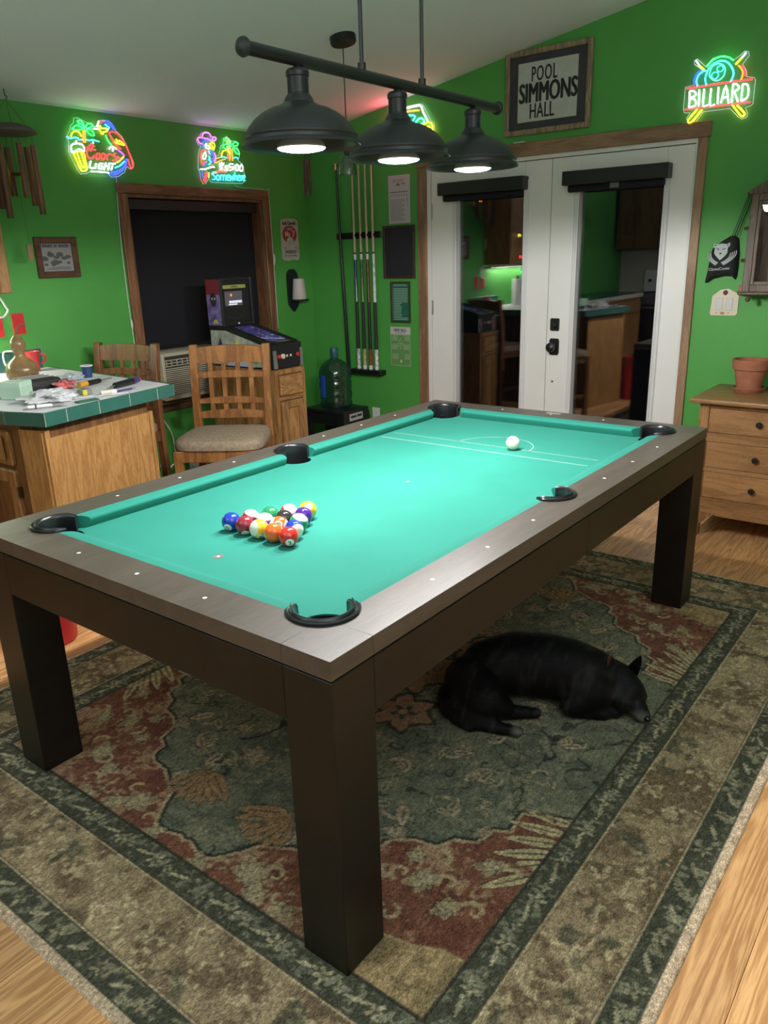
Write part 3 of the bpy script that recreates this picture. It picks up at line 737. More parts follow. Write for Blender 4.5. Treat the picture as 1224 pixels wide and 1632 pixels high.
def build_balls():
    R = .0285; Z = .76 + R + .0002
    cols = dict(yellow=(.85,.50,.02), blue=(.015,.05,.45), red=(.62,.03,.02), purple=(.07,.02,.25), orange=(.80,.14,.02), green=(.02,.25,.09), maroon=(.30,.02,.04), black=(.03,.028,.03))
    kind = {1:'yellow',2:'blue',3:'red',4:'purple',5:'orange',6:'green',7:'maroon',8:'black'}
    # rows from the near side: (number, yaw of the number disc, tilt of the disc, roll, words)
    rows = [[(2, -1.2, -.4, .3, 'leftmost of the nearest row'), (7, -.75, -.75, .3, 'second from left in the nearest row'), (9, -.55, -.7, 1.2, 'in the middle of the nearest row'), (5, .9, .2, .2, 'second from right in the nearest row'), (3, -.7, -.35, .3, 'at the near right corner of the rack')],
            [(15, 2.2, .0, .35, 'showing a white top behind the maroon ball'), (12, 2.3, .1, .12, 'showing mostly white behind the yellow striped ball'), (13, -.85, .45, 1.3, 'behind the plain orange ball'), (10, -1.9, -.1, 1.45, 'behind the red ball at the right edge')],
            [(6, 2.5, .2, 0, 'at the left edge of the middle row'), (8, 2.0, 0.3, 0, 'at the centre of the rack'), (14, 1.9, -.1, .35, 'with a white cap at the right edge of the rack')],
            [(11, 2.1, .2, .45, 'showing a white top near the far end of the rack'), (4, 2.4, .1, 0, 'beside the yellow apex ball')],
            [(1, -.6, .8, .4, 'at the far apex of the rack')]]
    for k, row in enumerate(rows):
        for i, (num, yaw, tilt, roll, words) in enumerate(row):
            x = -.70 + (i-(4-k)/2)*.0595; y = .484 + .0515*k
            stripe = num > 8; cn = kind[num if num < 9 else num-8]
            g = MB().sphere((0,0,0), R, 4)
            o = g.build('billiard_ball', ball_mat('ball_%d' % num, cols[cn], stripe), None)
            col_w = {'black':'black'}.get(cn, cn)
            lab = ('%s striped ball number %d, %s' if stripe else 'plain %s ball number %d, %s') % (col_w, num, words)
            tag(o, lab, 'billiard ball', 'billiard balls racked in a triangle')
            o.location = (x, y, Z)
            o.rotation_mode = 'QUATERNION'
            o.rotation_quaternion = (Matrix.Rotation(yaw, 3, 'Z') @ Matrix.Rotation(-tilt, 3, 'Y') @ Matrix.Rotation(roll, 3, 'X')).to_quaternion()
            for sg in (1, -1):
                m = MB()
                def fs(u, v, n):
                    w_ = math.sqrt(max(0, R*R-u*u-v*v)) + .00015
                    return (sg*w_, sg*u, v)
                text(m, str(num), fs, 0, 0, 0, h=.0125, bold=.015)
                n = m.build('number', INK, o, world=False, smooth=False)
    o = MB().sphere((0,0,0), R, 4).build('cue_ball', plain('cue_ball_ivory', (.80,.74,.58), .08, coat=.5), None)
    o.location = (-.588, 1.795, Z)
    tag(o, 'plain ivory white cue ball near the half circle at the far end', 'billiard ball')

# ================================================================== billiard lamp
def build_lamp():
    lx, bz = -.69, 2.028
    blk = plain('lamp_black', (.02,.026,.026), .36, spec=.45)
    t = thing('billiard_lamp', 'black three shade billiard lamp on a long bar hung over the pool table', 'lamp', (lx, 1.18, 2.8))
    m = MB(); m.tube([(lx, .56, bz), (lx, 1.80, bz)], .0165, 20)
    for y, s in ((.556, -1), (1.804, 1)):
        m.lathe([(0,-.014),(.012,-.014),(.021,-.008),(.024,0),(.021,.008),(.012,.014),(0,.016)], (0,0,0), 20, M=Matrix.Translation((lx, y, bz)) @ Matrix.Rotation(PI/2*-s, 4, 'X'))
    m.build('bar', blk, t)
    for y in (1.02, 1.325):
        MB().tube([(lx, y, bz+.01), (lx, y, ceil_z(lx)-.02)], .006, 10).lathe([(0,0),(.012,0),(.012,.02),(0,.02)], (lx, y, bz+.012), 12).build('rod', blk, t)
        MB().lathe([(0,0),(.055,0),(.06,-.02),(.055,-.028),(0,-.028)], (lx, y, ceil_z(lx)-.009), 24).build('ceiling_canopy', blk, t)
    bulb_face = glow('bulb_glow', (1, .97, .93), 14.0)
    for y in (.745, 1.19, 1.635):
        sh = MB()
        p = [(.020,.126),(.032,.125),(.037,.118),(.041,.108),(.055,.099),(.080,.092),(.104,.080),(.124,.065),(.139,.048),(.148,.033),(.150,.028),(.1545,.027),(.156,.0225),(.154,.018),(.1555,.010),(.1615,.004),(.1625,.001),(.1615,-.001),(.158,.001),(.152,.008),(.149,.018),(.145,.030),(.136,.044),(.121,.061),(.102,.075),(.079,.087),(.020,.094)]
        sh.lathe(p, (lx, y, 1.818), 48, close=True)
        s = sh.build('lamp_shade', blk, t, ang=28)
        nk = MB().lathe([(0,.118),(.028,.118),(.031,.121),(.031,.127),(.0285,.129),(.0285,.168),(.031,.170),(.031,.181),(.027,.187),(.011,.192),(.009,.195),(.008,.212),(0,.212)], (lx, y, 1.818), 28)
        nk.build('socket_neck', blk, t, ang=28)
        bz0 = 1.809
        bb = MB().lathe([(.0,.090),(.018,.090),(.022,.070),(.040,.040),(.062,.016),(.066,.008),(.0655,.005)], (lx, y, bz0), 32).build('bulb', plain('bulb_body', (.75,.75,.73), .35), t)
        MB().lathe([(.0655,.005),(.060,.001),(.04,-.003),(0,-.005)], (lx, y, bz0), 32).build('bulb_face', bulb_face, bb)
        spot('bulb_light', (lx, y, bz0-.008), LAMP_W, .04, (1, .985, .97), parent=t)

def build_pendant():
    z0 = ceil_z(-2.05)
    t = thing('pendant_light', 'small pendant on a thin black cord with round ceiling canopy, mostly behind the lamp', 'lamp', (-2.05, 2.57, z0))
    M = Matrix.Translation((-2.05, 2.57, z0)) @ Matrix.Rotation(-math.atan(.167), 4, 'Y')
    MB().lathe([(0,.001),(.068,.001),(.068,-.03),(.062,-.036),(0,-.036)], (0,0,0), 32, M=M).build('canopy', BLACK, t)
    MB().tube([(-2.05, 2.57, z0-.03), (-2.05, 2.57, 2.10)], .0028, 8).build('cord', BLACK, t)
    MB().lathe([(0,0),(.018,0),(.02,-.05),(.024,-.055),(0,-.055)], (-2.05, 2.57, 2.10), 16).build('socket', BLACK, t)
    MB().lathe([(.022,-.05),(.035,-.06),(.045,-.09),(.05,-.15),(.048,-.15),(.043,-.09),(.033,-.062)], (-2.05, 2.57, 2.10), 28, close=True).build('glass_shade', glass('smoke_glass', (.8,.82,.82), .08), t)

# ================================================================== neon signs (points in mm around the sign centre, on the wall)
NEON = eval("""{'beer':([2.006,2.172],{'green':[[-129,135,-107,133,-94,116,-95,93],[-129,135,-127,120,-109,118,-95,97],[-171,86,-150,105,-125,107,-102,95],[-171,86,-147,83,-124,87,-104,92],[-84,102,-72,120,-48,126,-36,116,-61,102,-85,98],[-83,94,-49,94,-35,65,-62,68,-82,91],[43,75,49,53,61,35,74,24]],'yellow':[[-187,46,-175,66,-153,77,-131,73,-120,52],[12,122,5,102,24,76,29,89,46,91,60,102,49,110,24,108,12,122],[-186,-41,-170,-82,-153,-126,-137,-131,-112,-120,-115,-78,-119,-37,-152,-28,-186,-41],[-144,-114,-113,-112],[-163,-36,-152,-80,-139,-114],[-135,-34,-128,-75,-123,-113],[96,41,115,35,139,33,164,29,133,52,124,44,109,58],[93,-72,120,-59,149,-35]],'orange':[[-101,85,-109,51,-110,21],[-92,86,-97,52,-99,22]],'cyan':[[-212,44,-195,36,-172,42,-149,44,-133,34,-118,37],[-90,39,-72,35,-48,41,-25,37,-7,35],[48,133,60,123,74,117,62,104],[79,-101,116,-87,150,-61]],'white':[[-196,-31,-193,-3,-173,10,-131,13,-113,-2,-115,-25,-132,-19,-150,-16,-171,-29,-196,-35],[-156,28,-159,13],[-48,30,-49,22],[-8,113,7,144],[-33,101,0,102],[55,-1,73,16,105,3],[82,15,78,-11],[-79,-74,-92,-109,-66,-111],[-48,-85,-57,-113],[-2,-84,-21,-84,-35,-108,-16,-112,-7,-98,-18,-97],[19,-77,2,-117],[43,-76,29,-118],[11,-95,38,-96],[50,-79,84,-79],[67,-80,51,-116],[-86,-130,15,-130,31,-135]],'red':[[10,133,30,145,43,148],[67,85,85,96,114,93,146,73,174,28,196,-26,212,-73,195,-98,183,-75,177,-47],[67,85,84,56,104,26,135,5],[-45,3,-57,18,-81,0,-100,-31,-92,-57,-69,-60,-53,-43],[-73,-22,-59,2],[-29,-30,-41,-46,-34,-63,-18,-49,-17,-31,-29,-30],[5,-28,-7,-44,-1,-63,19,-46,17,-29,5,-28],[31,-30,33,-63],[32,-41,54,-26,65,-31],[96,-21,75,-30,93,-41,100,-56,70,-60],[-97,-1,-75,-11,-38,-12],[104,-36,122,-47]],'purple':[[114,0,137,-14,155,-29]],'blue':[[43,146,70,151,96,134,112,108],[58,140,86,129,102,108],[168,-44,160,-76,132,-110,88,-136,52,-142,47,-130,80,-121,123,-106,152,-77,159,-48],[63,-133,105,-123,139,-97]],'edge':[[-148,146,-122,150,-83,135,-39,125,-20,112,-10,114,10,148,37,153,70,154,101,134,121,105,161,74,188,21,208,-49,213,-85,192,-102,171,-88,165,-92,146,-121,101,-147,50,-154,31,-135,15,-130,-91,-132,-116,-143,-154,-147,-173,-123,-192,-75,-211,-28,-200,21,-212,42,-184,78,-175,104,-154,121]]}),'clock':([2.935,2.173],{'pink':[[-155,127,-143,145,-114,155,-86,147,-81,130],[-195,111,-180,120,-142,120,-104,115,-77,107,-47,113,-35,127,-49,133,-69,125,-66,115],[-195,107,-184,88,-161,83],[-61,36,-55,9,-68,-20]],'blue':[[-144,101,-120,107,-96,102],[-133,112,-157,77,-145,61],[-91,48,-75,25,-76,-3,-94,-28],[-137,-28,-164,-50],[-178,-82,-183,-106,-174,-123],[-113,124,-89,123]],'red':[[-171,45,-180,7,-183,-27,-168,-47],[-161,46,-123,45,-111,26],[-136,-21,-157,-32,-177,-40],[-144,-83,-148,-115,-168,-150,-179,-130],[-56,-78,29,-77],[-155,-94,-166,-136]],'white':[[-127,89,-134,68,-107,57,-100,71,-123,79],[-138,37,-160,15,-163,-5,-144,-4,-136,17,-143,37],[-198,-73,-142,-66,-77,-48],[-158,-74,-107,-53,-73,-55],[-24,-22,-22,-64],[-3,-16,-9,-62],[-14,-37,4,-36],[16,-20,10,-29],[47,-37,26,-38,25,-49,42,-53,38,-66,18,-67],[97,-23,69,-23,64,-43,90,-42,93,-56,61,-65],[109,-33,108,-55],[133,-21,119,-36,118,-60,137,-60,147,-38,133,-21],[175,-20,158,-38,157,-61,176,-62,186,-39,175,-20]],'yellow':[[-96,88,-73,99,-53,85,-66,56,-92,65,-96,88],[-79,86,-72,66],[1,20,9,45,36,60,61,59,74,39],[-126,-89,-130,-121]],'green':[[39,123,55,135,84,123,96,96],[39,123,62,111,90,93],[18,73,35,95,66,98,90,85],[18,73,58,73,84,82],[106,97,129,117,159,112,147,97,111,91],[110,84,150,72,162,45,136,48,109,76]],'orange':[[83,71,81,39,69,-4],[98,72,97,40,94,-2],[-51,2,-20,11],[-64,-26,19,2,29,0]],'cyan':[[-10,12,21,17,45,12],[107,16,133,22,148,12],[-104,47,-110,33,-96,27],[-113,12,-105,-1,-116,-9,-98,-22,-120,-40],[-62,-86,-86,-83,-95,-98,-75,-111,-77,-128,-102,-130],[-54,-99,-63,-117,-53,-134,-36,-119,-42,-102,-54,-99],[-24,-98,-28,-133],[-25,-108,-11,-97,-2,-107,-5,-132],[-2,-107,12,-96,21,-106,18,-131],[30,-113,51,-108,48,-94,31,-102,29,-123,48,-129],[60,-93,61,-129,75,-103,82,-128,91,-92],[107,-73,100,-127],[103,-105,120,-94,121,-126],[131,-109,152,-105,146,-90,132,-100,132,-122,150,-125],[162,-91,160,-126],[163,-102,178,-91],[178,-107,198,-102,194,-88,179,-98,180,-120,198,-122]],'edge':[[-200,107,-172,123,-153,148,-118,161,-85,157,-73,138,-39,134,-31,121,-47,106,-49,71,-60,43,-49,16,-18,25,3,79,31,102,35,133,67,148,104,122,145,125,169,109,152,90,172,60,168,31,152,5,191,-18,197,-61,207,-93,194,-130,172,-142,1,-146,-104,-147,-126,-127,-154,-157,-179,-161,-194,-131,-195,-90,-207,-70,-197,6,-183,44,-165,69,-194,84]]}),'bil':([-0.483,2.31],{'white':[[-150,7,-146,-72],[-150,7,-126,4,-117,-15,-147,-29],[-147,-29,-119,-36,-114,-65,-146,-72],[-100,8,-96,-71],[-75,8,-73,-72,-48,-71],[-39,6,-38,-74,-12,-74],[-2,8,1,-72],[18,-71,35,10,57,-76],[26,-47,48,-45],[70,11,72,-74],[70,11,90,8,101,-12,72,-29],[83,-30,103,-74],[118,4,119,-73],[118,4,137,3,148,-15,148,-59,119,-73],[-130,150,-111,124],[120,149,99,127]],'green':[[-72,112,-45,139,-5,150,36,140,60,123]],'cyan':[[-65,24,-74,60,-60,103,-28,126,8,129,39,112,63,78,67,51,56,23],[-111,27,-119,52,-110,79,-89,93,-74,95],[-5,80,-17,90,-15,103,3,108,14,92,6,80,-5,80,-16,80,-7,65,-17,50,-32,51,-43,66,-35,79,-16,80]],'mint':[[-54,78,-45,108,-17,119,10,110,23,88,19,57,-5,40,-31,44,-52,64,-54,78]],'yellow':[[-111,124,-86,103],[99,127,73,102],[-101,-85,-145,-133,-128,-146,-82,-94],[76,-85,125,-143,139,-145,141,-131,101,-91],[-75,-91,-120,-143]],'orange':[[88,95,104,79,114,54,107,21]],'red':[[106,94,121,70,128,42],[-167,22,-59,23,52,24,164,22],[-167,-80,-49,-80,63,-83,165,-84]],'blue':[[-128,39,-132,61,-119,87,-101,99]],'edge':[[-177,32,-131,35,-134,68,-119,94,-94,101,-139,135,-142,153,-126,158,-80,116,-46,149,9,154,63,126,90,142,110,159,130,152,134,135,106,99,127,69,134,38,170,29,177,18,177,-94,164,-102,142,-107,156,-133,155,-153,130,-159,114,-149,65,-101,-70,-101,-111,-155,-143,-148,-157,-125,-140,-98,-172,-94,-178,-75]]}),'pool':([-2.449,2.366],{'white':[[-155,89,-90,93,45,99,70,59,110,-4]],'orange':[[-155,71,-86,76,41,70]],'cyan':[[-83,49,-14,47,6,32,-32,2,-58,21],[-130,48,-104,48,-97,10]],'mint':[[6,-11,27,14,56,22,81,2,56,-15,10,-15]],'yellow':[[47,-34,89,-14,126,-12,147,-36,144,-74,126,-68,122,-33,85,-45],[-4,-51,30,-42,63,-70,29,-89,-4,-76,-4,-51]],'crimson':[[-204,92,-202,-60],[-190,95,-188,-60],[-176,98,-174,-60],[-190,-128,50,-158],[-200,-120,40,-150]],'edge':[[-212,98,-163,104,41,110,66,102,131,0,155,-18,163,-81,80,-185,-200,-175,-232,-120]]})}""")
NCOL = dict(green=((.03,1,.12),5), yellow=((1,.72,.02),5.5), orange=((1,.17,.02),4.5), cyan=((.05,.62,1),5), white=((.95,.97,1),5.5), red=((1,.03,.04),4.5),
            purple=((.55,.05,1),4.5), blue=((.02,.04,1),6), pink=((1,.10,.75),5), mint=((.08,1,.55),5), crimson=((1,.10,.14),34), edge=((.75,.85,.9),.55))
def neon_sign(key, f, label, nd):
    (cu, cv), D = NEON[key]
    o = f(cu, cv, 0)
    t = thing('neon_sign', label, 'neon sign', o)
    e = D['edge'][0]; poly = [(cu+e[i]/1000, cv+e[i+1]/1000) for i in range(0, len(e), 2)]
    MB().prism(poly, f, .016, .021).build('acrylic_plate', glass('acrylic', (.93,.95,.95), .04), t, smooth=False)
    for c, L in D.items():
        for li, l in enumerate(L):
            m = MB(); nr = .0022 if (key == 'bil' and (c == 'mint' or (c == 'cyan' and li == 2))) else nd
            pts = [(cu+l[i]/1000, cv+l[i+1]/1000) for i in range(0, len(l), 2)]
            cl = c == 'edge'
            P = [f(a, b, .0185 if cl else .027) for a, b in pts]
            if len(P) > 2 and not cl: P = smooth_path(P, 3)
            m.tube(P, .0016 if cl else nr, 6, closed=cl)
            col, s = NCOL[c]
            m.build('glowing_edge' if c == 'edge' else 'neon_tube', glow('neon_'+c, col, s), t)  # plate edges emit faintly, standing for tube light caught in the acrylic
    for a, b in (poly[0], poly[len(poly)//3], poly[2*len(poly)//3]):
        p = (a*.8+cu*.2, b*.8+cv*.2); MB().tube([f(*p, 0), f(*p, .018)], .004, 8).build('standoff', STEEL, t)
    return t

# ================================================================== dog
def build_dog():
    m = MB()
    def cap(p0, r0, p1, r1, n=7, sc=(1,1,1)):
        for i in range(n):
            k = i/(n-1); p = [a+(b-a)*k for a, b in zip(p0, p1)]
            m.sphere(p, r0+(r1-r0)*k, 3, sc)
    g = .011
    # trunk, lying curled with the back away from the camera
    chain = [((-.345,1.135,.100),.090),((-.335,1.20,.118),.105),((-.27,1.265,.128),.115),((-.18,1.305,.130),.116),((-.10,1.330,.126),.112),((-.035,1.345,.118),.102),((.005,1.355,.112),.090)]
    for (a, ra), (b, rb) in zip(chain, chain[1:]): cap(a, ra, b, rb, 6, (1,1,.98))
    cap((.0,1.36,.120),.078, (.062,1.375,.122), .058, 6)          # neck
    # head: skull, cheeks, muzzle, resting chin
    cap((.078,1.372,.108),.060, (.112,1.362,.094), .054, 4)
    m.sphere((.095,1.325,.078),.040,3); m.sphere((.128,1.385,.075),.038,3)
    cap((.118,1.357,.080),.043, (.180,1.322,.046), .0245, 7, (1,1,.92))
    cap((.118,1.353,.050),.032, (.172,1.325,.034), .019, 5, (1,1,.75))    # lower jaw
    # brow ridges
    m.sphere((.128,1.375,.112),.017,2); m.sphere((.110,1.330,.108),.017,2)
    # haunch folded forward, lying in front of the rump
    cap((-.36,1.10,.105),.088, (-.265,1.045,.080), .070, 6, (1,1,1.05))
    cap((-.265,1.045,.080),.068, (-.225,1.075,.06), .045, 4)
    # hind shank and paw along the floor
    cap((-.345,1.015,.055),.042, (-.255,.985,.040), .030, 5); cap((-.255,.985,.038),.027, (-.175,1.005,.032), .022, 5); cap((-.175,1.005,.032),.022, (-.145,1.02,.030), .020, 4, (1,1,.85))
    for q in ((-.128,1.014,.026),(-.122,1.028,.027),(-.132,1.042,.026)): m.sphere(q, .0125, 2)
    # far hind paw tucked in
    cap((-.20,1.10,.038),.028, (-.13,1.15,.032), .021, 4)
    # shoulder and fore legs tucked under the chest
    cap((.01,1.30,.10),.075, (-.03,1.235,.055), .042, 6); cap((-.03,1.235,.05),.036, (.065,1.275,.036), .024, 6)
    cap((.05,1.36,.08),.06, (.09,1.31,.035), .026, 5)
    # tail round the rump
    tail = smooth_path([(-.415,1.16,.08),(-.45,1.10,.05),(-.42,1.02,.032),(-.35,.975,.028),(-.27,.955,.027)], 5)
    for i, p in enumerate(tail): m.sphere(p, .026-.010*i/len(tail), 2)
    bm = m.bm
    for v in bm.verts:
        if v.co.z < g+.001: v.co.z = g+.001
    bmesh.ops.recalc_face_normals(bm, faces=bm.faces)
    me = bpy.data.meshes.new('d'); bm.to_mesh(me); bm.free()
    o = bpy.data.objects.new('d', me); COL.objects.link(o)
    r = o.modifiers.new('r', 'REMESH'); r.mode = 'VOXEL'; r.voxel_size = .0065
    s = o.modifiers.new('s', 'SMOOTH'); s.factor = .6; s.iterations = 9
    dg = bpy.context.evaluated_depsgraph_get(); dg.update()
    body = bpy.data.meshes.new_from_object(o.evaluated_get(dg)); bpy.data.objects.remove(o)
    body.name = 'body'
    zmin = min(v.co.z for v in body.vertices)
    for v in body.vertices: v.co.z += .0118 - zmin
    root = thing('dog', 'black dog with grey muzzle sleeping curled up on the rug beneath the pool table', 'dog', (-.13, 1.2, g))
    for v in body.vertices: v.co -= Vector(root.location) 
    # coat: black, grey on the muzzle and paws
    mt, nt, b = new_mat('dog_coat')
    tc = node(nt, 'ShaderNodeTexCoord')
    def near(p, r0, r1):
        vm = node(nt, 'ShaderNodeVectorMath', operation='DISTANCE'); vm.inputs[1].default_value = Vector(p)-Vector(root.location); lnk(nt, tc.outputs['Object'], vm.inputs[0])
        mr = node(nt, 'ShaderNodeMapRange'); mr.inputs[1].default_value = r1; mr.inputs[2].default_value = r0; lnk(nt, vm.outputs['Value'], mr.inputs[0]); return mr.outputs[0]
    n = node(nt, 'ShaderNodeTexNoise'); n.inputs['Scale'].default_value = 16; n.inputs['Detail'].default_value = 6; mq = node(nt, 'ShaderNodeMapping'); mq.inputs['Scale'].default_value = (2.2,.8,.6); lnk(nt, tc.outputs['Object'], mq.inputs['Vector']); lnk(nt, mq.outputs[0], n.inputs['Vector'])
    cr = node(nt, 'ShaderNodeValToRGB'); cr.color_ramp.elements[0].position = .50; cr.color_ramp.elements[0].color = (.0025,.0025,.003,1); cr.color_ramp.elements[1].position = .72; cr.color_ramp.elements[1].color = (.032,.030,.029,1)
    lnk(nt, n.outputs['Fac'], cr.inputs[0]); last = cr.outputs[0]
    for p, r0, r1, c in (((.172,1.305,.030),.012,.045,(.20,.19,.18,1)), ((-.13,1.02,.03),.008,.03,(.16,.15,.14,1))):
        mx = node(nt, 'ShaderNodeMix', data_type='RGBA'); mx.inputs[7].default_value = c
        lnk(nt, near(p, r0, r1), mx.inputs[0]); lnk(nt, last, mx.inputs[6]); last = mx.outputs[2]
    lnk(nt, last, b.inputs['Base Color']); b.inputs['Roughness'].default_value = .6; b.inputs['Specular IOR Level'].default_value = .22
    n2 = node(nt, 'ShaderNodeTexNoise'); n2.inputs['Scale'].default_value = 260; n2.inputs['Detail'].default_value = 2
    mp = node(nt, 'ShaderNodeMapping'); mp.inputs['Scale'].default_value = (.25, 1, 1); lnk(nt, tc.outputs['Object'], mp.inputs['Vector']); lnk(nt, mp.outputs[0], n2.inputs['Vector'])
    bp = node(nt, 'ShaderNodeBump'); bp.inputs['Strength'].default_value = .6; bp.inputs['Distance'].default_value = .003; lnk(nt, n2.outputs['Fac'], bp.inputs['Height']); lnk(nt, bp.outputs[0], b.inputs['Normal'])
    body.materials.clear(); body.materials.append(mt)
    body.polygons.foreach_set('use_smooth', [True]*len(body.polygons))
    bo = link('body', body, root)
    # short fur as fine blades lying back along the coat
    rs = np.random.RandomState(4)
    nf = len(body.polygons); sel = rs.choice(nf, min(nf, 16000), replace=False)
    vs, fs = [], []
    flow = Vector((-1, -.35, -.25))
    for k in sel:
        p = body.polygons[k]; c, nn = p.center, p.normal
        if c.z < .004: continue
        hd = c.x > .20
        d = (flow - nn*flow.dot(nn))
        if d.length < 1e-4: continue
        d.normalize(); d = (d + nn*(.35+.2*rs.rand()) + Vector(rs.randn(3)*.12)).normalized()
        L = (.012+.008*rs.rand())*(.5 if hd else 1.0); sdv = d.cross(nn).normalized()*.0011
        if c.z + d.z*L < .001: d.z = max(d.z, (.001-c.z)/L); d.normalize()
        if c.z + d.z*L < 0: continue
        i = len(vs); b0 = c - nn*.0005
        vs += [b0-sdv, b0+sdv, b0+d*L]; fs.append((i, i+1, i+2))
    fm = bpy.data.meshes.new('fur'); fm.from_pydata([v[:] for v in vs], [], fs); fm.materials.append(mt)
    tag(link('fur', fm, root), kind='stuff')
    # ears
    for (bx, by, bz), (tx, ty, tz), nv in (((.098,1.408,.140),(.122,1.420,.208),(.8,-.5,.2)), ((.062,1.332,.146),(.018,1.290,.158),(.3,-.5,.8))):
        e = MB(); B = Vector((bx,by,bz)); T = Vector((tx,ty,tz)); ax = (T-B); L = ax.length; ax.normalize()
        nv = Vector(nv).normalized(); sd = ax.cross(nv).normalized(); nv = sd.cross(ax)
        rows = []
        for i in range(7):
            k = i/6; w = .030*(1-k)**.75*(1+.5*k)+.002; row = []
            for j in range(9):
                a = -1+j/4; row.append(e.bm.verts.new(B - ax*.012 + ax*(L+.012)*k + sd*w*a + nv*(.012*(1-a*a)*-(1-k))))
            rows.append(row)
        for A, C in zip(rows, rows[1:]):
            for j in range(8): e.bm.faces.new((A[j], A[j+1], C[j+1], C[j]))
        bmesh.ops.solidify(e.bm, geom=e.bm.faces[:], thickness=.006)
        e.build('ear', mt, root, ang=80)
    MB().sphere((.196,1.311,.046), .0125, 3, (1,1,.8)).build('nose', plain('dog_nose', (.012,.011,.011), .25), root)
    # closed eye lines
    e = MB(); e.tube(smooth_path([(.124,1.321,.092),(.134,1.319,.089),(.145,1.320,.083)], 4), .0022, 6); e.tube(smooth_path([(.147,1.366,.096),(.153,1.355,.094),(.158,1.345,.088)], 4), .0022, 6)
    e.build('eyelid', plain('dog_eyelid', (.05,.045,.04), .5), root)
    c = MB(); ring = []
    ctr = Vector((.032,1.367,.121)); ax = Vector((.062,.015,.0)).normalized(); u = ax.orthogonal().normalized(); w = ax.cross(u)
    c.tube([ctr+(u*math.cos(a)+w*math.sin(a))*.071 for a in np.linspace(0, 2*PI, 36, endpoint=False)], .006, 8, closed=True)
    c.build('collar', plain('red_collar', (.10,.010,.008), .6), root)

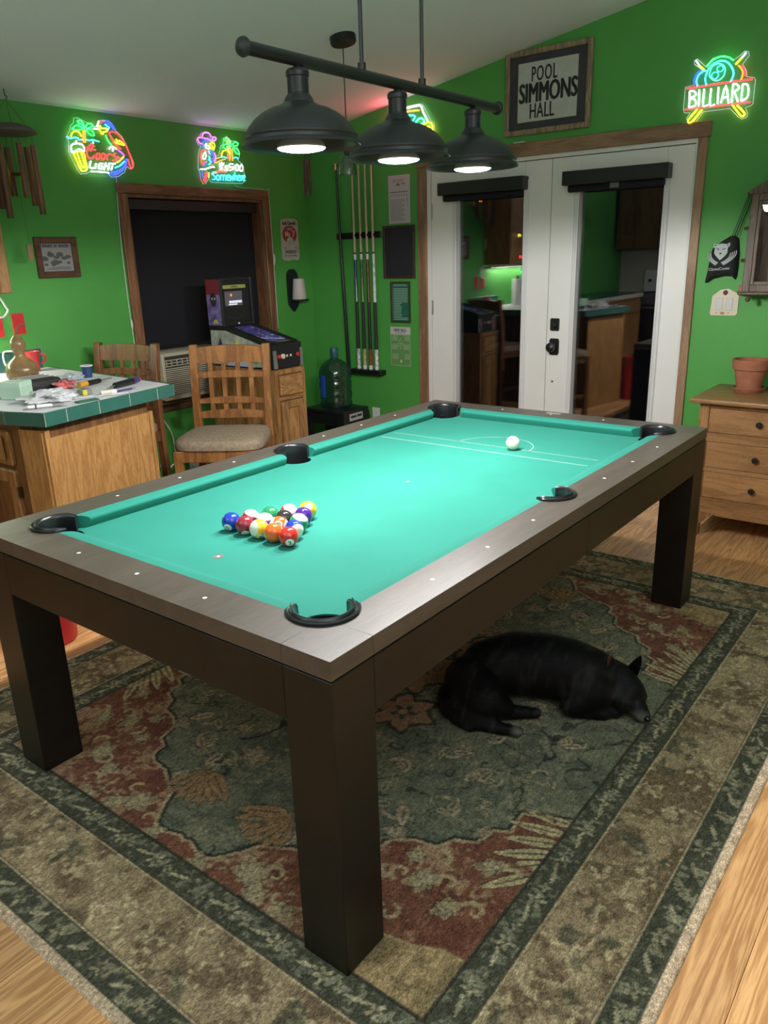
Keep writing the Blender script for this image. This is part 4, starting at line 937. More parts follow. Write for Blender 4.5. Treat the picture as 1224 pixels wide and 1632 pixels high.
# ================================================================== things on the door wall
def build_door_wall():
    neon_sign('bil', fD, 'neon sign reading BILLIARD with an eight ball and crossed cues', .0040)
    neon_sign('pool', fD, 'arrow shaped neon sign half hidden behind the lamp shades, left of the framed sign', .0050)
    # framed sign
    t = thing('framed_sign', 'wood framed sign reading POOL SIMMONS HALL above the french doors', 'sign', (-1.483, YD, 2.44))
    u0, u1, v0, v1 = -1.765, -1.20, 2.205, 2.672
    frame_box(MB(), fD, u0, u1, v0, v1, .032, .0, .026, .005).build('frame', FRAMEW, t)
    wbox(MB(), fD, u0+.03, u1-.03, v0+.03, v1-.03, .003, .012).build('mat_board', plain('charcoal_board', (.045,.045,.052), .8, noise=.15, nscale=8), t, smooth=False)
    wbox(MB(), fD, u0+.088, u1-.088, v0+.072, v1-.072, .0121, .014).build('print', plain('aged_paper', (.46,.50,.45), .8, noise=.08, nscale=12), t, smooth=False)
    m = MB(); cu = (u0+u1)/2
    text(m, 'POOL', fD, cu-.02, 2.535, .0146, w=.165, h=.080, bold=.014, space=1.15); text(m, 'SIMMONS', fD, cu+.005, 2.435, .0146, w=.375, h=.105, bold=.028, space=1.0); text(m, 'HALL', fD, cu-.03, 2.335, .0146, w=.16, h=.080, bold=.014, space=1.05)
    m.build('lettering', INK, t, smooth=False)
    MB().box(-1.70, -1.62, YD-.022, YD-.006, 2.1652, 2.172, .003).build('trim_2', plain('white_caulk', (.7,.7,.68), .6))
    struct(bpy.data.objects['trim_2'])
    # wall rack with four cues and a dark bridge stick
    rk = thing('cue_rack', 'black two piece wall rack for pool cues left of the doors', 'cue rack', (-2.97, YD, 1.2))
    m = MB(); wbox(m, fD, -3.20, -2.775, 1.648, 1.693, 0, .012, .003)
    m.build('clip_bar', BLACK, rk)
    cx = [-3.005, -2.945, -2.887, -2.829]
    for x in cx:
        p = [(x-.014,.014),(x-.014,.045),(x-.0105,.045),(x-.0105,.02),(x+.0105,.02),(x+.0105,.045),(x+.014,.045),(x+.014,.014)]
        MB().prism([(a, b) for a, b in p], lambda a, b, d: (a, YD-b, 1.662+d), 0, .018).build('clip', BLACK, rk)
    wbox(MB(), fD, -3.075, -2.765, .655, .69, 0, .075, .004).build('base_shelf', BLACK, rk)
    n = Vector((0, 0, 1))
    shaft = plain('maple_shaft', (.55,.43,.30), .35, noise=.08, nscale=20)
    wraps = [((.03,.05,.13), (.55,.57,.62), 'blue and silver butt', 'leftmost of four'), ((.06,.10,.05), (.40,.38,.17), 'olive marbled butt', 'second from left'), ((.14,.045,.03), (.24,.06,.03), 'reddish brown butt', 'third from left'), ((.62,.63,.65), (.70,.70,.70), 'white butt', 'rightmost of four')]
    def cuerod(root, x, yb, yt, zb, zt, a, b, ra, rb, name, mat):
        P = lambda k: (x, yb+(yt-yb)*k, zb+(zt-zb)*k)
        MB().tube([P(a), P(b)], ra, 14, r1=rb).build(name, mat, root)
    for i, x in enumerate(cx):
        c1, c2, w1, w2 = wraps[i]
        t = thing('pool_cue', 'pool cue with %s in wall rack, %s' % (w1, w2), 'pool cue', (x, YD-.032, .6905), group='pool cues in the wall rack')
        zb, zt = .6915, 2.148; a = (t, x, YD-.034, YD-.032, zb, zt)
        R = lambda k: .0145 - (.0145-.0062)*k
        cuerod(*a, 0, .022, .0148, .0147, 'bumper_ring', WPLAST)
        cuerod(*a, .022, .024, .0146, .0146, 'black_ring', BLACK)
        cuerod(*a, .024, .105, .0145, R(.105), 'butt_sleeve', plain('cue_sleeve_%d' % i, c2, .3, noise=.5, nscale=60))
        cuerod(*a, .105, .345, R(.105), R(.345), 'wrap', plain('black_wrap', (.018,.022,.022), .6, bump=.4, bscale=500))
        cuerod(*a, .345, .555, R(.345), R(.555), 'forearm', plain('cue_forearm_%d' % i, c1, .25, noise=.35, nscale=40))
        m = MB()
        for k in range(4):
            an = PI/4*2*k+PI/4; q = zb+(zt-zb)*.345
            p = [Vector((x+.0146*math.cos(an+s_)*.9, YD-.034+.0146*math.sin(an+s_)*.9, q+.002)) for s_ in (-.35,.35)] + [Vector((x+.0108*math.cos(an), YD-.034+.0108*math.sin(an), q+.22))]
            m.face(p)
        m.build('inlay_points', plain('cue_inlay_%d' % i, c2, .3), t, smooth=False)
        cuerod(*a, .555, .582, R(.555)*1.03, R(.582)*1.03, 'joint_collar', plain('joint_white', (.68,.68,.66), .3))
        cuerod(*a, .582, .59, R(.582), R(.59), 'joint_ring', BLACK)
        cuerod(*a, .59, .990, R(.59), .0062, 'shaft', shaft)
        cuerod(*a, .990, 1.0, .0064, .0060, 'ferrule', plain('ferrule_red' if i == 3 else 'ferrule_tan', (.6,.12,.08) if i == 3 else (.45,.36,.26), .6))
    t = thing('bridge_stick', 'long black bridge stick with brass head leaning left of the four cues', 'bridge stick', (-3.135, YD-.034, .69))
    a = Vector((-3.112, YD-.030, .645)); b = Vector((-3.158, YD-.034, 2.16))
    MB().tube([a, b], .0155, 14, r1=.008).build('stick', plain('black_lacquer', (.012,.016,.02), .25), t)
    m = MB(); m.tube([b - Vector((0,0,.03)), b + Vector((0,0,.012))], .0095, 12); m.tube([b + Vector((-.05,0,.008)), b + Vector((.06,0,.008))], .0035, 8)
    m.build('bridge_head', plain('brass', (.55,.36,.22), .3, metal=.8), t)
    # printed panels
    def sheet(name, label, u0, u1, v0, v1, mat, th=.004, cat='poster'):
        t = thing(name, label, cat, ((u0+u1)/2, YD, (v0+v1)/2))
        wbox(MB(), fD, u0, u1, v0, v1, .0005, th, .0015 if th > .003 else 0).build('sheet', mat, t)
        return t
    z = .0046
    t = sheet('score_sheet', 'white instruction sheet on the wall above the black chalkboard', -2.700, -2.512, 1.738, 2.055, plain('grey_paper', (.50,.47,.50), .7))
    m = MB(); quad(m, fD, -2.685, -2.53, 1.942, 1.948, z)
    m.face([fD(-2.635,1.987,z), fD(-2.592,1.987,z), fD(-2.612,2.005,z)]); quad(m, fD, -2.588, -2.55, 1.994, 2.0, z)
    for k in range(7): disc(m, fD, -2.672+.022*k, 1.924, z, .0035, 8, .009)
    m.face([fD(-2.541,1.91,z), fD(-2.536,1.91,z), fD(-2.531,1.83,z)])
    for k in range(14): quad(m, fD, -2.685, -2.56-.02*(k % 3 == 2), 1.895-.0105*k-.003, 1.895-.0105*k, z)
    for k in range(2): quad(m, fD, -2.66, -2.56, 2.025-.012*k-.003, 2.025-.012*k, z)
    m.build('printing', plain('grey_ink', (.16,.15,.18), .8), t, smooth=False)
    t = thing('chalkboard', 'black chalkboard in a thin dark frame beside the cue rack', 'chalkboard', (-2.615, YD, 1.54))
    frame_box(MB(), fD, -2.755, -2.475, 1.362, 1.725, .018, 0, .016, .002).build('frame', wood('chalkboard_frame', (.03,.015,.012), (.06,.03,.022), 'Z', 5, .5), t)
    wbox(MB(), fD, -2.74, -2.49, 1.377, 1.71, .002, .009).build('slate_panel', plain('slate', (.016,.016,.022), .7, noise=.2, nscale=15), t, smooth=False)
    t = sheet('rules_board', 'dark green framed rules of pool board below the black chalkboard', -2.700, -2.525, 1.050, 1.338, plain('rules_green', (.015,.13,.075), .5))
    frame_box(MB(), fD, -2.702, -2.523, 1.048, 1.340, .012, .001, .011, .001).build('frame', wood('rules_frame', (.04,.025,.015), (.08,.045,.025), 'Z', 6, .5), t)
    m = MB(); text(m, 'RULES OF POOL', fD, -2.612, 1.314, z, w=.115, h=.012, bold=.02)
    rs = np.random.RandomState(2)
    for k in range(20):
        w_ = .125 if k < 9 or k > 17 else .055+.03*rs.rand()
        quad(m, fD, -2.672, -2.672+w_, 1.287-.0115*k, 1.2915-.0115*k, z); disc(m, fD, -2.68, 1.289-.0115*k, z, .0025, 8)
    m.build('lettering', plain('pale_green_ink', (.30,.45,.36), .7), t, smooth=False)
    t = sheet('nine_ball_poster', 'light green poster headed NINE BALL with a diamond of balls, lowest on the wall', -2.715, -2.528, .728, 1.018, plain('poster_green', (.13,.30,.10), .5))
    quad(MB(), fD, -2.714, -2.529, .963, 1.0165, z).build('heading_band', plain('grey_band', (.5,.5,.5), .6), t, smooth=False)
    m = MB(); text(m, 'NINE BALL', fD, -2.621, .994, z+.0004, w=.115, h=.020, bold=.03); quad(m, fD, -2.67, -2.575, .973, .976, z+.0004)
    m.build('lettering', plain('dark_ink_green', (.05,.09,.06), .7), t, smooth=False)
    m = MB()
    for a, b in ((0,2),(-1,1),(1,1),(-2,0),(0,0),(2,0),(-1,-1),(1,-1),(0,-2)): disc(m, fD, -2.621+.0095*a, .895+.0175*b, z, .0042, 10)
    disc(m, fD, -2.618, .765, z, .009, 14, .012); frame_box(m, fD, -2.712, -2.531, .731, .96, .0025, z-.001, z)
    m.build('printing', plain('pale_print', (.5,.6,.42), .7), t, smooth=False)
    m = MB()
    for (a, b) in ((-2.70,.85),(-2.595,.85),(-2.70,.78),(-2.585,.78),(-2.70,.915),(-2.585,.915)): quad(m, fD, a, a+.055, b, b+.04, z)
    m.build('text_block', plain('mid_print', (.22,.38,.17), .7), t, smooth=False)
    # outlet
    t = thing('wall_outlet', 'small white outlet plate low on the wall just above the pool table rail', 'outlet', (-2.875, YD, .33))
    wbox(MB(), fD, -2.912, -2.84, .275, .39, 0, .006, .002).build('plate', WPLAST, t)
    m = MB()
    for dz in (-.02, .025):
        for s_ in (-.007, .007): quad(m, fD, -2.876+s_-.0012, -2.876+s_+.0012, .33+dz-.005, .33+dz+.005, .0064)
    m.build('slots', INK, t, smooth=False)
    # light switch
    t = thing('light_switch', 'decorative ivory double switch plate right of the door frame', 'light switch', (-.348, YD, 1.22))
    p = [(-.412,1.148),(-.42,1.158),(-.414,1.255),(-.372,1.289),(-.33,1.294),(-.28,1.268),(-.272,1.255),(-.272,1.158),(-.285,1.148)]
    MB().prism(p, fD, 0, .008).build('plate', IVORY, t, ang=20)
    for u in (-.372, -.318): wbox(MB(), fD, u-.0175, u+.0175, 1.178, 1.245, .006, .012, .002).build('rocker', plain('grey_rocker', (.55,.55,.55), .4), t)
    m = MB(); disc(m, fD, -.345, 1.273, .0085, .014, 9); m.build('rose_print', plain('rose_brown', (.10,.025,.015), .7), t, smooth=False)
    m = MB(); disc(m, fD, -.352, 1.161, .0085, .013, 7, .008); disc(m, fD, -.385, 1.163, .0085, .004, 6); disc(m, fD, -.32, 1.163, .0085, .004, 6); m.build('leaf_print', plain('leaf_gold', (.36,.22,.08), .7), t, smooth=False)
    # curio cabinet on the wall
    t = thing('curio_cabinet', 'dark wooden wall curio cabinet with glass door at the right edge', 'wall cabinet', (-.03, YD, 1.5))
    xl, xr = -.225, .17; yf = YD-.165; zb, zt = 1.285, 1.775
    m = MB(); m.box(xl, xl+.016, yf+.02, YD, zb, zt); m.box(xr-.016, xr, yf+.02, YD, zb, zt); m.box(xl, xr, yf+.02, YD, zb, zb+.016); m.box(xl, xr, yf+.02, YD, zt-.016, zt); m.box(xl, xr, YD-.008, YD, zb, zt)
    m.build('case', CURW, t, smooth=False)
    g = lambda u, v, n: (u, yf+.02-n, v)
    dr = frame_box(MB(), g, xl, xr, zb, zt, .038, 0, .02, .003).build('door', CURW, t)
    frame_box(MB(), g, xl+.036, xr-.036, zb+.036, zt-.036, .018, .0, .014, .003).build('door_moulding', CURW, dr)
    MB().box(xl+.05, xr-.05, yf+.008, yf+.011, zb+.05, zt-.05).build('pane', glass('curio_glass', base=.06), dr)
    MB().prism([(xl-.012, zt+.0), (xr+.012, zt), (xr+.012, zt+.018), ((xl+xr)/2, zt+.12), (xl-.012, zt+.018)], lambda a, b, d: (a, yf+d, b), 0, .14).build('pediment', CURW, t, ang=20)
    MB().box(xl-.015, xr+.015, yf-.012, YD, zb-.014, zb, .003).build('bottom_board', CURW, t)
    for k in range(4):
        zz = (1.783, 1.610, 1.445, 1.272)[k]
        MB().prism([(xl+.004, YD), (xl+.004, YD-.07), (xl-.03, YD-.055), (xl-.056, YD-.02), (xl-.058, YD)], lambda a, b, d: (a, b, d), zz-.008, zz+.008).build('side_shelf', CURW, t, smooth=False)
    MB().lathe([(0,0),(.012,-.002),(.007,-.012),(.014,-.022),(.012,-.034),(0,-.040)], (xl+.03, yf+.03, zb-.014), 14).build('finial', CURW, t)
    t = tag(MB().lathe([(0,0),(.011,0),(.012,.03),(.009,.034),(0,.034)], (xl-.035, YD-.03, 1.2805), 14).build('candle', plain('pink_wax', (.5,.14,.14), .5)), 'tiny pink candle on the lowest side shelf of the curio cabinet', 'candle')
    # drawstring bag hanging from the top side shelf
    t = thing('drawstring_bag', 'black drawstring bag with a grey bear emblem hanging beside the curio cabinet', 'bag', (-.355, YD-.03, 1.46))
    out = [(-.462,1.327),(-.445,1.328),(-.43,1.345),(-.36,1.362),(-.31,1.36),(-.30,1.343),(-.294,1.362),(-.292,1.42),(-.296,1.50),(-.305,1.558),(-.325,1.575),(-.352,1.572),(-.395,1.545),(-.438,1.51),(-.447,1.46),(-.452,1.395)]
    m = MB(); cu, cv = -.36, 1.45; L = 7; rings = []
    for s_, d in ((1, .004), (1.0, .008), (.93, .034), (.75, .052), (.45, .062), (.12, .066)):
        rings.append([m.bm.verts.new(fD(cu+(a-cu)*s_, cv+(b-cv)*s_, d)) for a, b in out])
    for A, B in zip(rings, rings[1:]):
        for i in range(len(out)): m.bm.faces.new((A[i], A[(i+1) % len(out)], B[(i+1) % len(out)], B[i]))
    m.bm.faces.new(rings[0]); m.bm.faces.new(rings[-1][::-1])
    sk = m.build('sack', plain('black_canvas', (.012,.013,.015), .8, bump=.4, bscale=700), t, ang=70)
    def onbag(u, v, n):
        r_ = max(abs(u-cu)/.10, abs(v-cv)/.115); d = float(np.interp(r_, [.12,.45,.75,.93,1.0], [.066,.062,.052,.034,.008])); return fD(u, v, d+.0035+n)
    em = plain('emblem_grey', (.42,.47,.46), .7); hx = -.378
    m = MB(); head = [(-.041,.062),(-.026,.056),(0,.060),(.026,.056),(.041,.064),(.044,.047),(.034,.038),(.036,.012),(.026,-.004),(.010,-.02),(0,-.027),(-.010,-.018),(-.026,-.002),(-.035,.012),(-.033,.036),(-.043,.045)]
    m.face([onbag(hx+a, 1.475+b, .001) for a, b in head])
    for s_ in (-1, 1):
        for k in range(4):
            P = [(s_*(.080-.009*k), .022-.004*k), (s_*(.078-.010*k), -.002-.003*k), (s_*(.055-.009*k), -.030-.000*k), (s_*(.020-.004*k), -.052+.004*k)]
            Q_ = [Vector(q) for q in smooth_path([(*q, 0) for q in P], 4)]
            for A_, B_ in zip(Q_, Q_[1:]):
                t_ = (B_-A_).normalized(); o_ = Vector((-t_.y, t_.x, 0))*.0022
                m.face([onbag(hx+q.x, 1.475+q.y, .001) for q in (A_-o_, B_-o_, B_+o_, A_+o_)])
    text(m, 'ClawsCover', onbag, hx, 1.403, .001, w=.115, h=.014, bold=.02, rot=.06)
    m.build('emblem', em, t, smooth=False)
    m = MB(); 
    for s_ in (-1, 1): m.face([onbag(hx+s_*.008, 1.505, .0016), onbag(hx+s_*.024, 1.512, .0016), onbag(hx+s_*.022, 1.507, .0016), onbag(hx+s_*.009, 1.501, .0016)]); disc(m, onbag, hx+s_*.033, 1.526, .0016, .004, 8)
    disc(m, onbag, hx, 1.483, .0016, .007, 8, .004)
    m.build('emblem_face', INK, t, smooth=False)
    for a, b, c in ((-.335, -.270, .05), (-.325, -.262, .045), (-.31, -.256, .02)):
        MB().tube([fD(a, 1.572, .03), fD(b, 1.768, c)], .0022, 6).build('drawstring', plain('black_cord', (.012,.03,.018), .8), t)
    # dresser
    t = thing('dresser', 'low oak dresser with black knobs beside the french doors', 'dresser', (.14, 3.53, 0))
    xl, xr, yf, yb, zt = -.285, .56, 3.29, 3.775, .765
    MB().box(xl-.045, xr+.045, yf-.045, yb+.012, zt-.024, zt, .006, seg=2).build('top', DRESSW, t)
    MB().box(xl, xl+.05, yf, yf+.04, .14, zt-.024, .002).build('front_stile', CABDRESS(), t); MB().box(xr-.05, xr, yf, yf+.04, .14, zt-.024, .002).build('front_stile', CABDRESS(), t)
    m = MB(); m.box(xl, xl+.018, yf+.04, yb, .10, zt-.024); m.box(xr-.018, xr, yf+.04, yb, .10, zt-.024); m.box(xl+.018, xr-.018, yb-.012, yb, .10, zt-.024); m.box(xl+.018, xr-.018, yf+.02, yb-.012, .15, .165)
    m.build('case', CABDRESS(), t, smooth=False)
    for a, b in ((.716,.741),(.535,.583),(.37,.393),(.165,.224)): MB().box(xl+.05, xr-.05, yf+.004, yf+.03, a, b, .001).build('front_rail', DRESSW, t)
    for a, b in ((.585,.714),(.395,.533),(.226,.368)):
        d = MB().box(xl+.052, xr-.052, yf+.002, yf+.022, a, b, .0025).build('drawer', DRESSW, t)
        for x in (.018, .26):
            MB().lathe([(0,.026),(.010,.0255),(.0155,.020),(.016,.014),(.009,.008),(.007,0)], (0,0,0), 18, M=Matrix.Translation((x, yf+.002, (a+b)/2)) @ Matrix.Rotation(PI/2, 4, 'X')).build('knob', BLACK, d)
    for x0, x1 in ((xl, xl+.10), (xr-.10, xr)):
        s_ = 1 if x0 == xl else -1; e = x0 if s_ > 0 else x1
        MB().prism([(e, 0), (e+s_*.05, 0), (e+s_*.055, .07), (e+s_*.10, .115), (e+s_*.13, .14), (e, .14)], lambda a, b, d: (a, yf+d, b), 0, .04).build('bracket_foot', CABDRESS(), t, smooth=False)
        MB().box(e, e+s_*.045, yb-.05, yb, 0, .12, .002).build('back_foot', CABDRESS(), t)
    MB().prism([(xl+.05,.14),(xl+.16,.125),(xr-.16,.125),(xr-.05,.14),(xr-.05,.166),(xl+.05,.166)], lambda a, b, d: (a, yf+.006+d, b), 0, .02).build('apron_board', DRESSW, t, smooth=False)
    t = thing('plant_pot', 'empty terracotta plant pot standing in its saucer on the dresser', 'plant pot', (-.125, 3.60, zt))
    tc_ = plain('terracotta', (.34,.125,.065), .8, noise=.12, nscale=25)
    MB().lathe([(0,.006),(.062,.006),(.0635,.012),(.083,.118),(.083,.120),(.093,.121),(.097,.170),(.095,.173),(.085,.173),(.083,.165),(.078,.12),(.060,.02),(0,.018)], (-.125, 3.60, zt+.0005), 40).build('pot', tc_, t, ang=30)
    MB().lathe([(0,0),(.070,0),(.083,.022),(.082,.024),(.078,.024),(.068,.005),(0,.005)], (-.125, 3.60, zt+.0005), 40).build('saucer', tc_, t, ang=30)
def CABDRESS(): return wood('dresser_stile', (.19,.09,.032), (.34,.185,.075), 'Z', 3, .42, ring=5)

# ================================================================== left wall
def build_left_wall():
    neon_sign('beer', fL, 'neon sign with a red parrot, palm tree, beer glass and the words Coors LIGHT', .0036)
    neon_sign('clock', fL, "neon sign with a parrot in a pink hat reading It's 5:00 Somewhere", .0031)
    def cord(name, label, pts, r, mat, cat='cord', k=4):
        return tag(MB().tube(smooth_path(pts, k), r, 6).build(name, mat), label, cat)
    wc = plain('white_cord', (.62,.64,.60), .5)
    t = cord('power_cord', 'thin white cord running from the parrot beer sign down beside the window frame', [fL(2.10,2.03,.006), fL(2.088,1.9,.006), fL(2.073,1.6,.006), fL(2.071,1.3,.006), fL(2.075,1.1,.006), fL(2.08,.98,.006)], .0028, wc)
    MB().sphere(fL(2.073,1.155,.012), .012, 2, (.6,.7,2.6)).build('cord_switch', wc, t)
    t = cord('power_cord', 'white cord from the pink hat parrot sign down the right side of the window', [fL(3.05,2.02,.006), fL(3.10,2.005,.006), fL(3.36,2.0,.006), fL(3.372,1.97,.006), fL(3.375,1.6,.006), fL(3.374,1.3,.006), fL(3.375,1.02,.006)], .0028, wc)
    MB().sphere(fL(3.378,1.52,.012), .012, 2, (.6,.8,3.4)).build('cord_switch', wc, t)
    # small framed print
    t = thing('framed_print', 'small grey print in a brown wooden frame above the kitchen peninsula', 'picture', (XL, 1.633, 1.57))
    frame_box(MB(), fL, 1.502, 1.765, 1.458, 1.682, .036, 0, .02, .004).build('frame', PICW, t)
    wbox(MB(), fL, 1.536, 1.731, 1.492, 1.648, .002, .008).build('print', plain('print_grey', (.30,.30,.29), .6, noise=.0), t, smooth=False)
    m = MB(); quad(m, fL, 1.548, 1.612, 1.625, 1.640, .0086); quad(m, fL, 1.620, 1.640, 1.625, 1.640, .0086); quad(m, fL, 1.648, 1.715, 1.625, 1.640, .0086)
    rs = np.random.RandomState(5)
    for k in range(16):
        u, v = 1.555+.15*rs.rand(), 1.525+.075*rs.rand(); disc(m, fL, u, v, .0084+.0001*(k % 3), .012+.012*rs.rand(), 9, .006+.008*rs.rand())
    for k in range(3): quad(m, fL, 1.55+.02*k, 1.71, 1.503+.006*k, 1.506+.006*k, .0086)
    tag(m.build('printing', plain('print_ink', (.10,.10,.10), .7), t, smooth=False), kind='stuff')
    frame_box(MB(), fL, 1.534, 1.733, 1.490, 1.650, .004, .008, .010).build('mat_edge', PAPER, t)
    # metal whiskey sign
    t = thing('tin_sign', "pale tin whiskey sign with a red disc on the wall right of the window", 'sign', (XL, 3.567, 1.655))
    u0, u1, v0, v1 = 3.475, 3.662, 1.508, 1.803
    p = [(u0+.012,v0+.004),(u0+.06,v0-.003),(u0+.11,v0+.004),(u1-.014,v0),(u1,v0+.02),(u1,v1-.018),(u1-.016,v1),(u0+.09,v1+.006),(u0+.014,v1),(u0,v1-.018),(u0,v0+.018)]
    MB().prism(p, fL, .001, .004).build('plate', plain('tin_cream', (.42,.42,.37), .5, noise=.08, nscale=20), t, smooth=False)
    cu = (u0+u1)/2; cv = 1.695
    disc(MB(), fL, cu-.002, cv, .0045, .078, 28, .063).build('red_disc', plain('tin_red', (.30,.03,.03), .5), t, smooth=False)
    disc(MB(), fL, cu, cv-.052, .0048, .038, 22, .036).build('seal', plain('tin_cream', (0,0,0)), t, smooth=False)
    m = MB(); text(m, 'OLD', fL, cu, cv+.040, .005, w=.060, h=.017, bold=.02); text(m, 'No', fL, cu-.024, cv+.004, .005, w=.050, h=.036, bold=.03); text(m, '7', fL, cu+.040, cv+.004, .005, w=.028, h=.040, bold=.03)
    m.build('white_lettering', plain('tin_white', (.55,.53,.48), .5), t, smooth=False)
    m = MB(); text(m, "Jack Daniel's", fL, cu, v1-.030, .005, w=.15, h=.034, bold=.03); text(m, 'WHISKEY', fL, cu, v0+.062, .005, w=.125, h=.022, bold=.03); text(m, 'JACK DANIEL', fL, cu, v0+.033, .005, w=.135, h=.012, bold=.03)
    text(m, 'Tenn', fL, cu-.062, v0+.092, .005, w=.038, h=.009, bold=.03); text(m, 'Sour', fL, cu+.062, v0+.092, .005, w=.038, h=.009, bold=.03)
    for dz in (-.01, .004): quad(m, fL, cu-.03, cu+.03, cv-.056+dz, cv-.054+dz, .005)
    m.build('black_lettering', INK, t, smooth=False)
    # candle sconce
    t = thing('wall_sconce', 'dark navy wooden wall sconce with a small shelf right of the window', 'sconce', (XL, 3.555, 1.28))
    nav = plain('navy_black_paint', (.010,.014,.02), .45)
    p = [(3.503+.055*(1-math.cos(a)), 1.39+.055*math.sin(a)) for a in np.linspace(0, PI, 14)] + [(3.616,1.22),(3.608,1.175),(3.585,1.150),(3.563,1.128),(3.552,1.132),(3.53,1.155),(3.51,1.18),(3.503,1.22)]
    MB().prism(p, fL, .0, .018).build('back_plate', nav, t, smooth=False)
    MB().box(XL+.018, XL+.125, 3.505, 3.615, 1.208, 1.222, .003).build('shelf', nav, t)
    MB().prism([(.018,1.145),(.03,1.15),(.075,1.205),(.075,1.208),(.018,1.208)], lambda a, b, d: (XL+a, 3.55+d, b), 0, .015).build('bracket', nav, t, smooth=False)
    o = MB().lathe([(0,0),(.052,0),(.055,.006),(.042,.148),(.038,.152),(0,.15)], (XL+.073, 3.56, 1.2225), 28).build('candle', plain('white_wax', (.55,.50,.49), .5))
    tag(o, 'white tapered pillar candle standing on the dark wall sconce', 'candle')
    # red switch plates near the kitchen
    for (u0, u1, v0, v1), w in (((1.300,1.376,1.160,1.280), 'nearest the window'), ((1.175,1.25,1.155,1.275), 'under the wall cupboard')):
        t = thing('switch_plate', 'red wall switch plate %s, behind the gourd' % w, 'switch plate', (XL, (u0+u1)/2, 1.22), group='red switch plates')
        wbox(MB(), fL, u0, u1, v0, v1, 0, .005, .0015).build('plate_edge', plain('orange_edge', (.45,.16,.04), .5), t)
        wbox(MB(), fL, u0+.005, u1-.005, v0+.005, v1-.005, .004, .0075).build('plate', RED, t)
    # air conditioner
    t = thing('air_conditioner', 'beige window air conditioner with slatted grille in the bottom of the window', 'air conditioner', (XL+.08, 2.46, .81))
    bg = plain('beige_plastic', (.46,.42,.32), .5); x0, x1, y0, y1, z0, z1 = XL-.10, XL+.145, 2.175, 2.74, .657, .962
    MB().box(x0, x1-.02, y0, y1, z0, z1, .006, seg=2).build('housing', bg, t)
    frame_box(MB(), lambda u, v, n: (x1-.02+n, u, v), y0-.004, y1+.004, z0, z1, .022, 0, .02, .004).build('front_frame', bg, t)
    MB().box(x1-.019, x1-.016, y0+.01, y1-.01, z0+.01, z1-.01).build('recess', plain('ac_dark', (.04,.035,.028), .7), t, smooth=False)
    m = MB()
    for k in range(15): m.box(x1-.014, x1-.002, y0+.02, y1-.02, z0+.025+.0125*k, z0+.032+.0125*k, .001)
    tag(m.build('grille', bg, t), kind='stuff')
    m = MB()
    for k in range(3): m.box(x1-.014, x1-.003, y0+.02, y1-.02, z0+.218+.019*k, z0+.223+.019*k)
    for k in range(12): m.box(x1-.014, x1-.004, y0+.03+.043*k, y0+.034+.043*k, z0+.218, z0+.262)
    tag(m.build('vent', bg, t), kind='stuff')
    MB().sphere((x1-.03, y0+.24, z1+.001), .005, 2).build('indicator', RED, t)
    cord('power_cord', 'white cord looping down the wall under the air conditioner', [(XL+.05,2.20,.655), (XL+.06,2.17,.60), (XL+.05,2.16,.42), (XL+.04,2.17,.30), (XL+.03,2.14,.2)], .006, wc)
    cord('power_cord', 'white cord coiled near the floor beside the white bag', [(XL+.03,2.17,.58), (XL+.05,2.25,.42), (XL+.06,2.26,.24), (XL+.10,2.25,.2), (XL+.14,2.22,.235), (XL+.18,2.13,.24), (XL+.19,2.06,.18), (XL+.18,2.06,.08), (XL+.14,2.1,.012)], .005, wc)
    t = thing('paper_bag', 'white paper bag with green printing on the floor under the near bar stool', 'bag', (-3.30, 2.42, 0))
    m = MB(); rings = []
    for z, sx, sy in ((0.001,.075,.13),(.02,.08,.135),(.16,.075,.13),(.27,.055,.12),(.33,.02,.115),(.345,.012,.11)):
        rings.append([m.bm.verts.new((-3.30+sx*math.copysign(abs(math.cos(a))**.5, math.cos(a)), 2.42+sy*math.copysign(abs(math.sin(a))**.5, math.sin(a)), z)) for a in np.linspace(0, 2*PI, 24, endpoint=False)+.13])
    for A, B in zip(rings, rings[1:]):
        for i in range(24): m.bm.faces.new((A[i], A[(i+1) % 24], B[(i+1) % 24], B[i]))
    m.bm.faces.new(rings[0][::-1]); m.bm.faces.new(rings[-1])
    m.build('sack', plain('white_sack', (.52,.55,.55), .45, noise=.1, nscale=20), t, ang=50)
    m = MB(); f = lambda u, v, n: (-3.30+float(np.interp(v, [0,.16,.27], [.083,.080,.060]))+n, u, v)
    for p in ([(2.36,.25),(2.42,.22),(2.40,.17),(2.45,.13),(2.42,.12),(2.37,.17)], [(2.46,.24),(2.52,.21),(2.51,.14),(2.47,.18)], [(2.33,.10),(2.52,.07),(2.51,.04),(2.34,.05)]): m.face([f(a, b, .002) for a, b in p])
    m.build('print', plain('dark_green_print', (.02,.09,.04), .6), t, smooth=False)
    # bamboo wind chime
    cz = ceil_z(-3.345)
    t = thing('wind_chime', 'bamboo wind chime hanging from the ceiling at the left edge', 'wind chime', (-3.345, 1.40, cz))
    c = (-3.345, 1.40)
    MB().tube(smooth_path([(c[0], c[1], cz), (c[0], c[1], cz-.025), (c[0]+.008, c[1]+.004, cz-.035), (c[0], c[1]+.008, cz-.045)], 4), .0025, 6).build('hook', BLACK, t)
    m = MB()
    for k in range(3):
        a = 2*PI*k/3+.4; m.tube([(c[0], c[1], cz-.045), (c[0]+.10*math.cos(a), c[1]+.10*math.sin(a), 2.212)], .0012, 5)
    m.build('hanging_string', plain('string', (.10,.09,.06), .9), t)
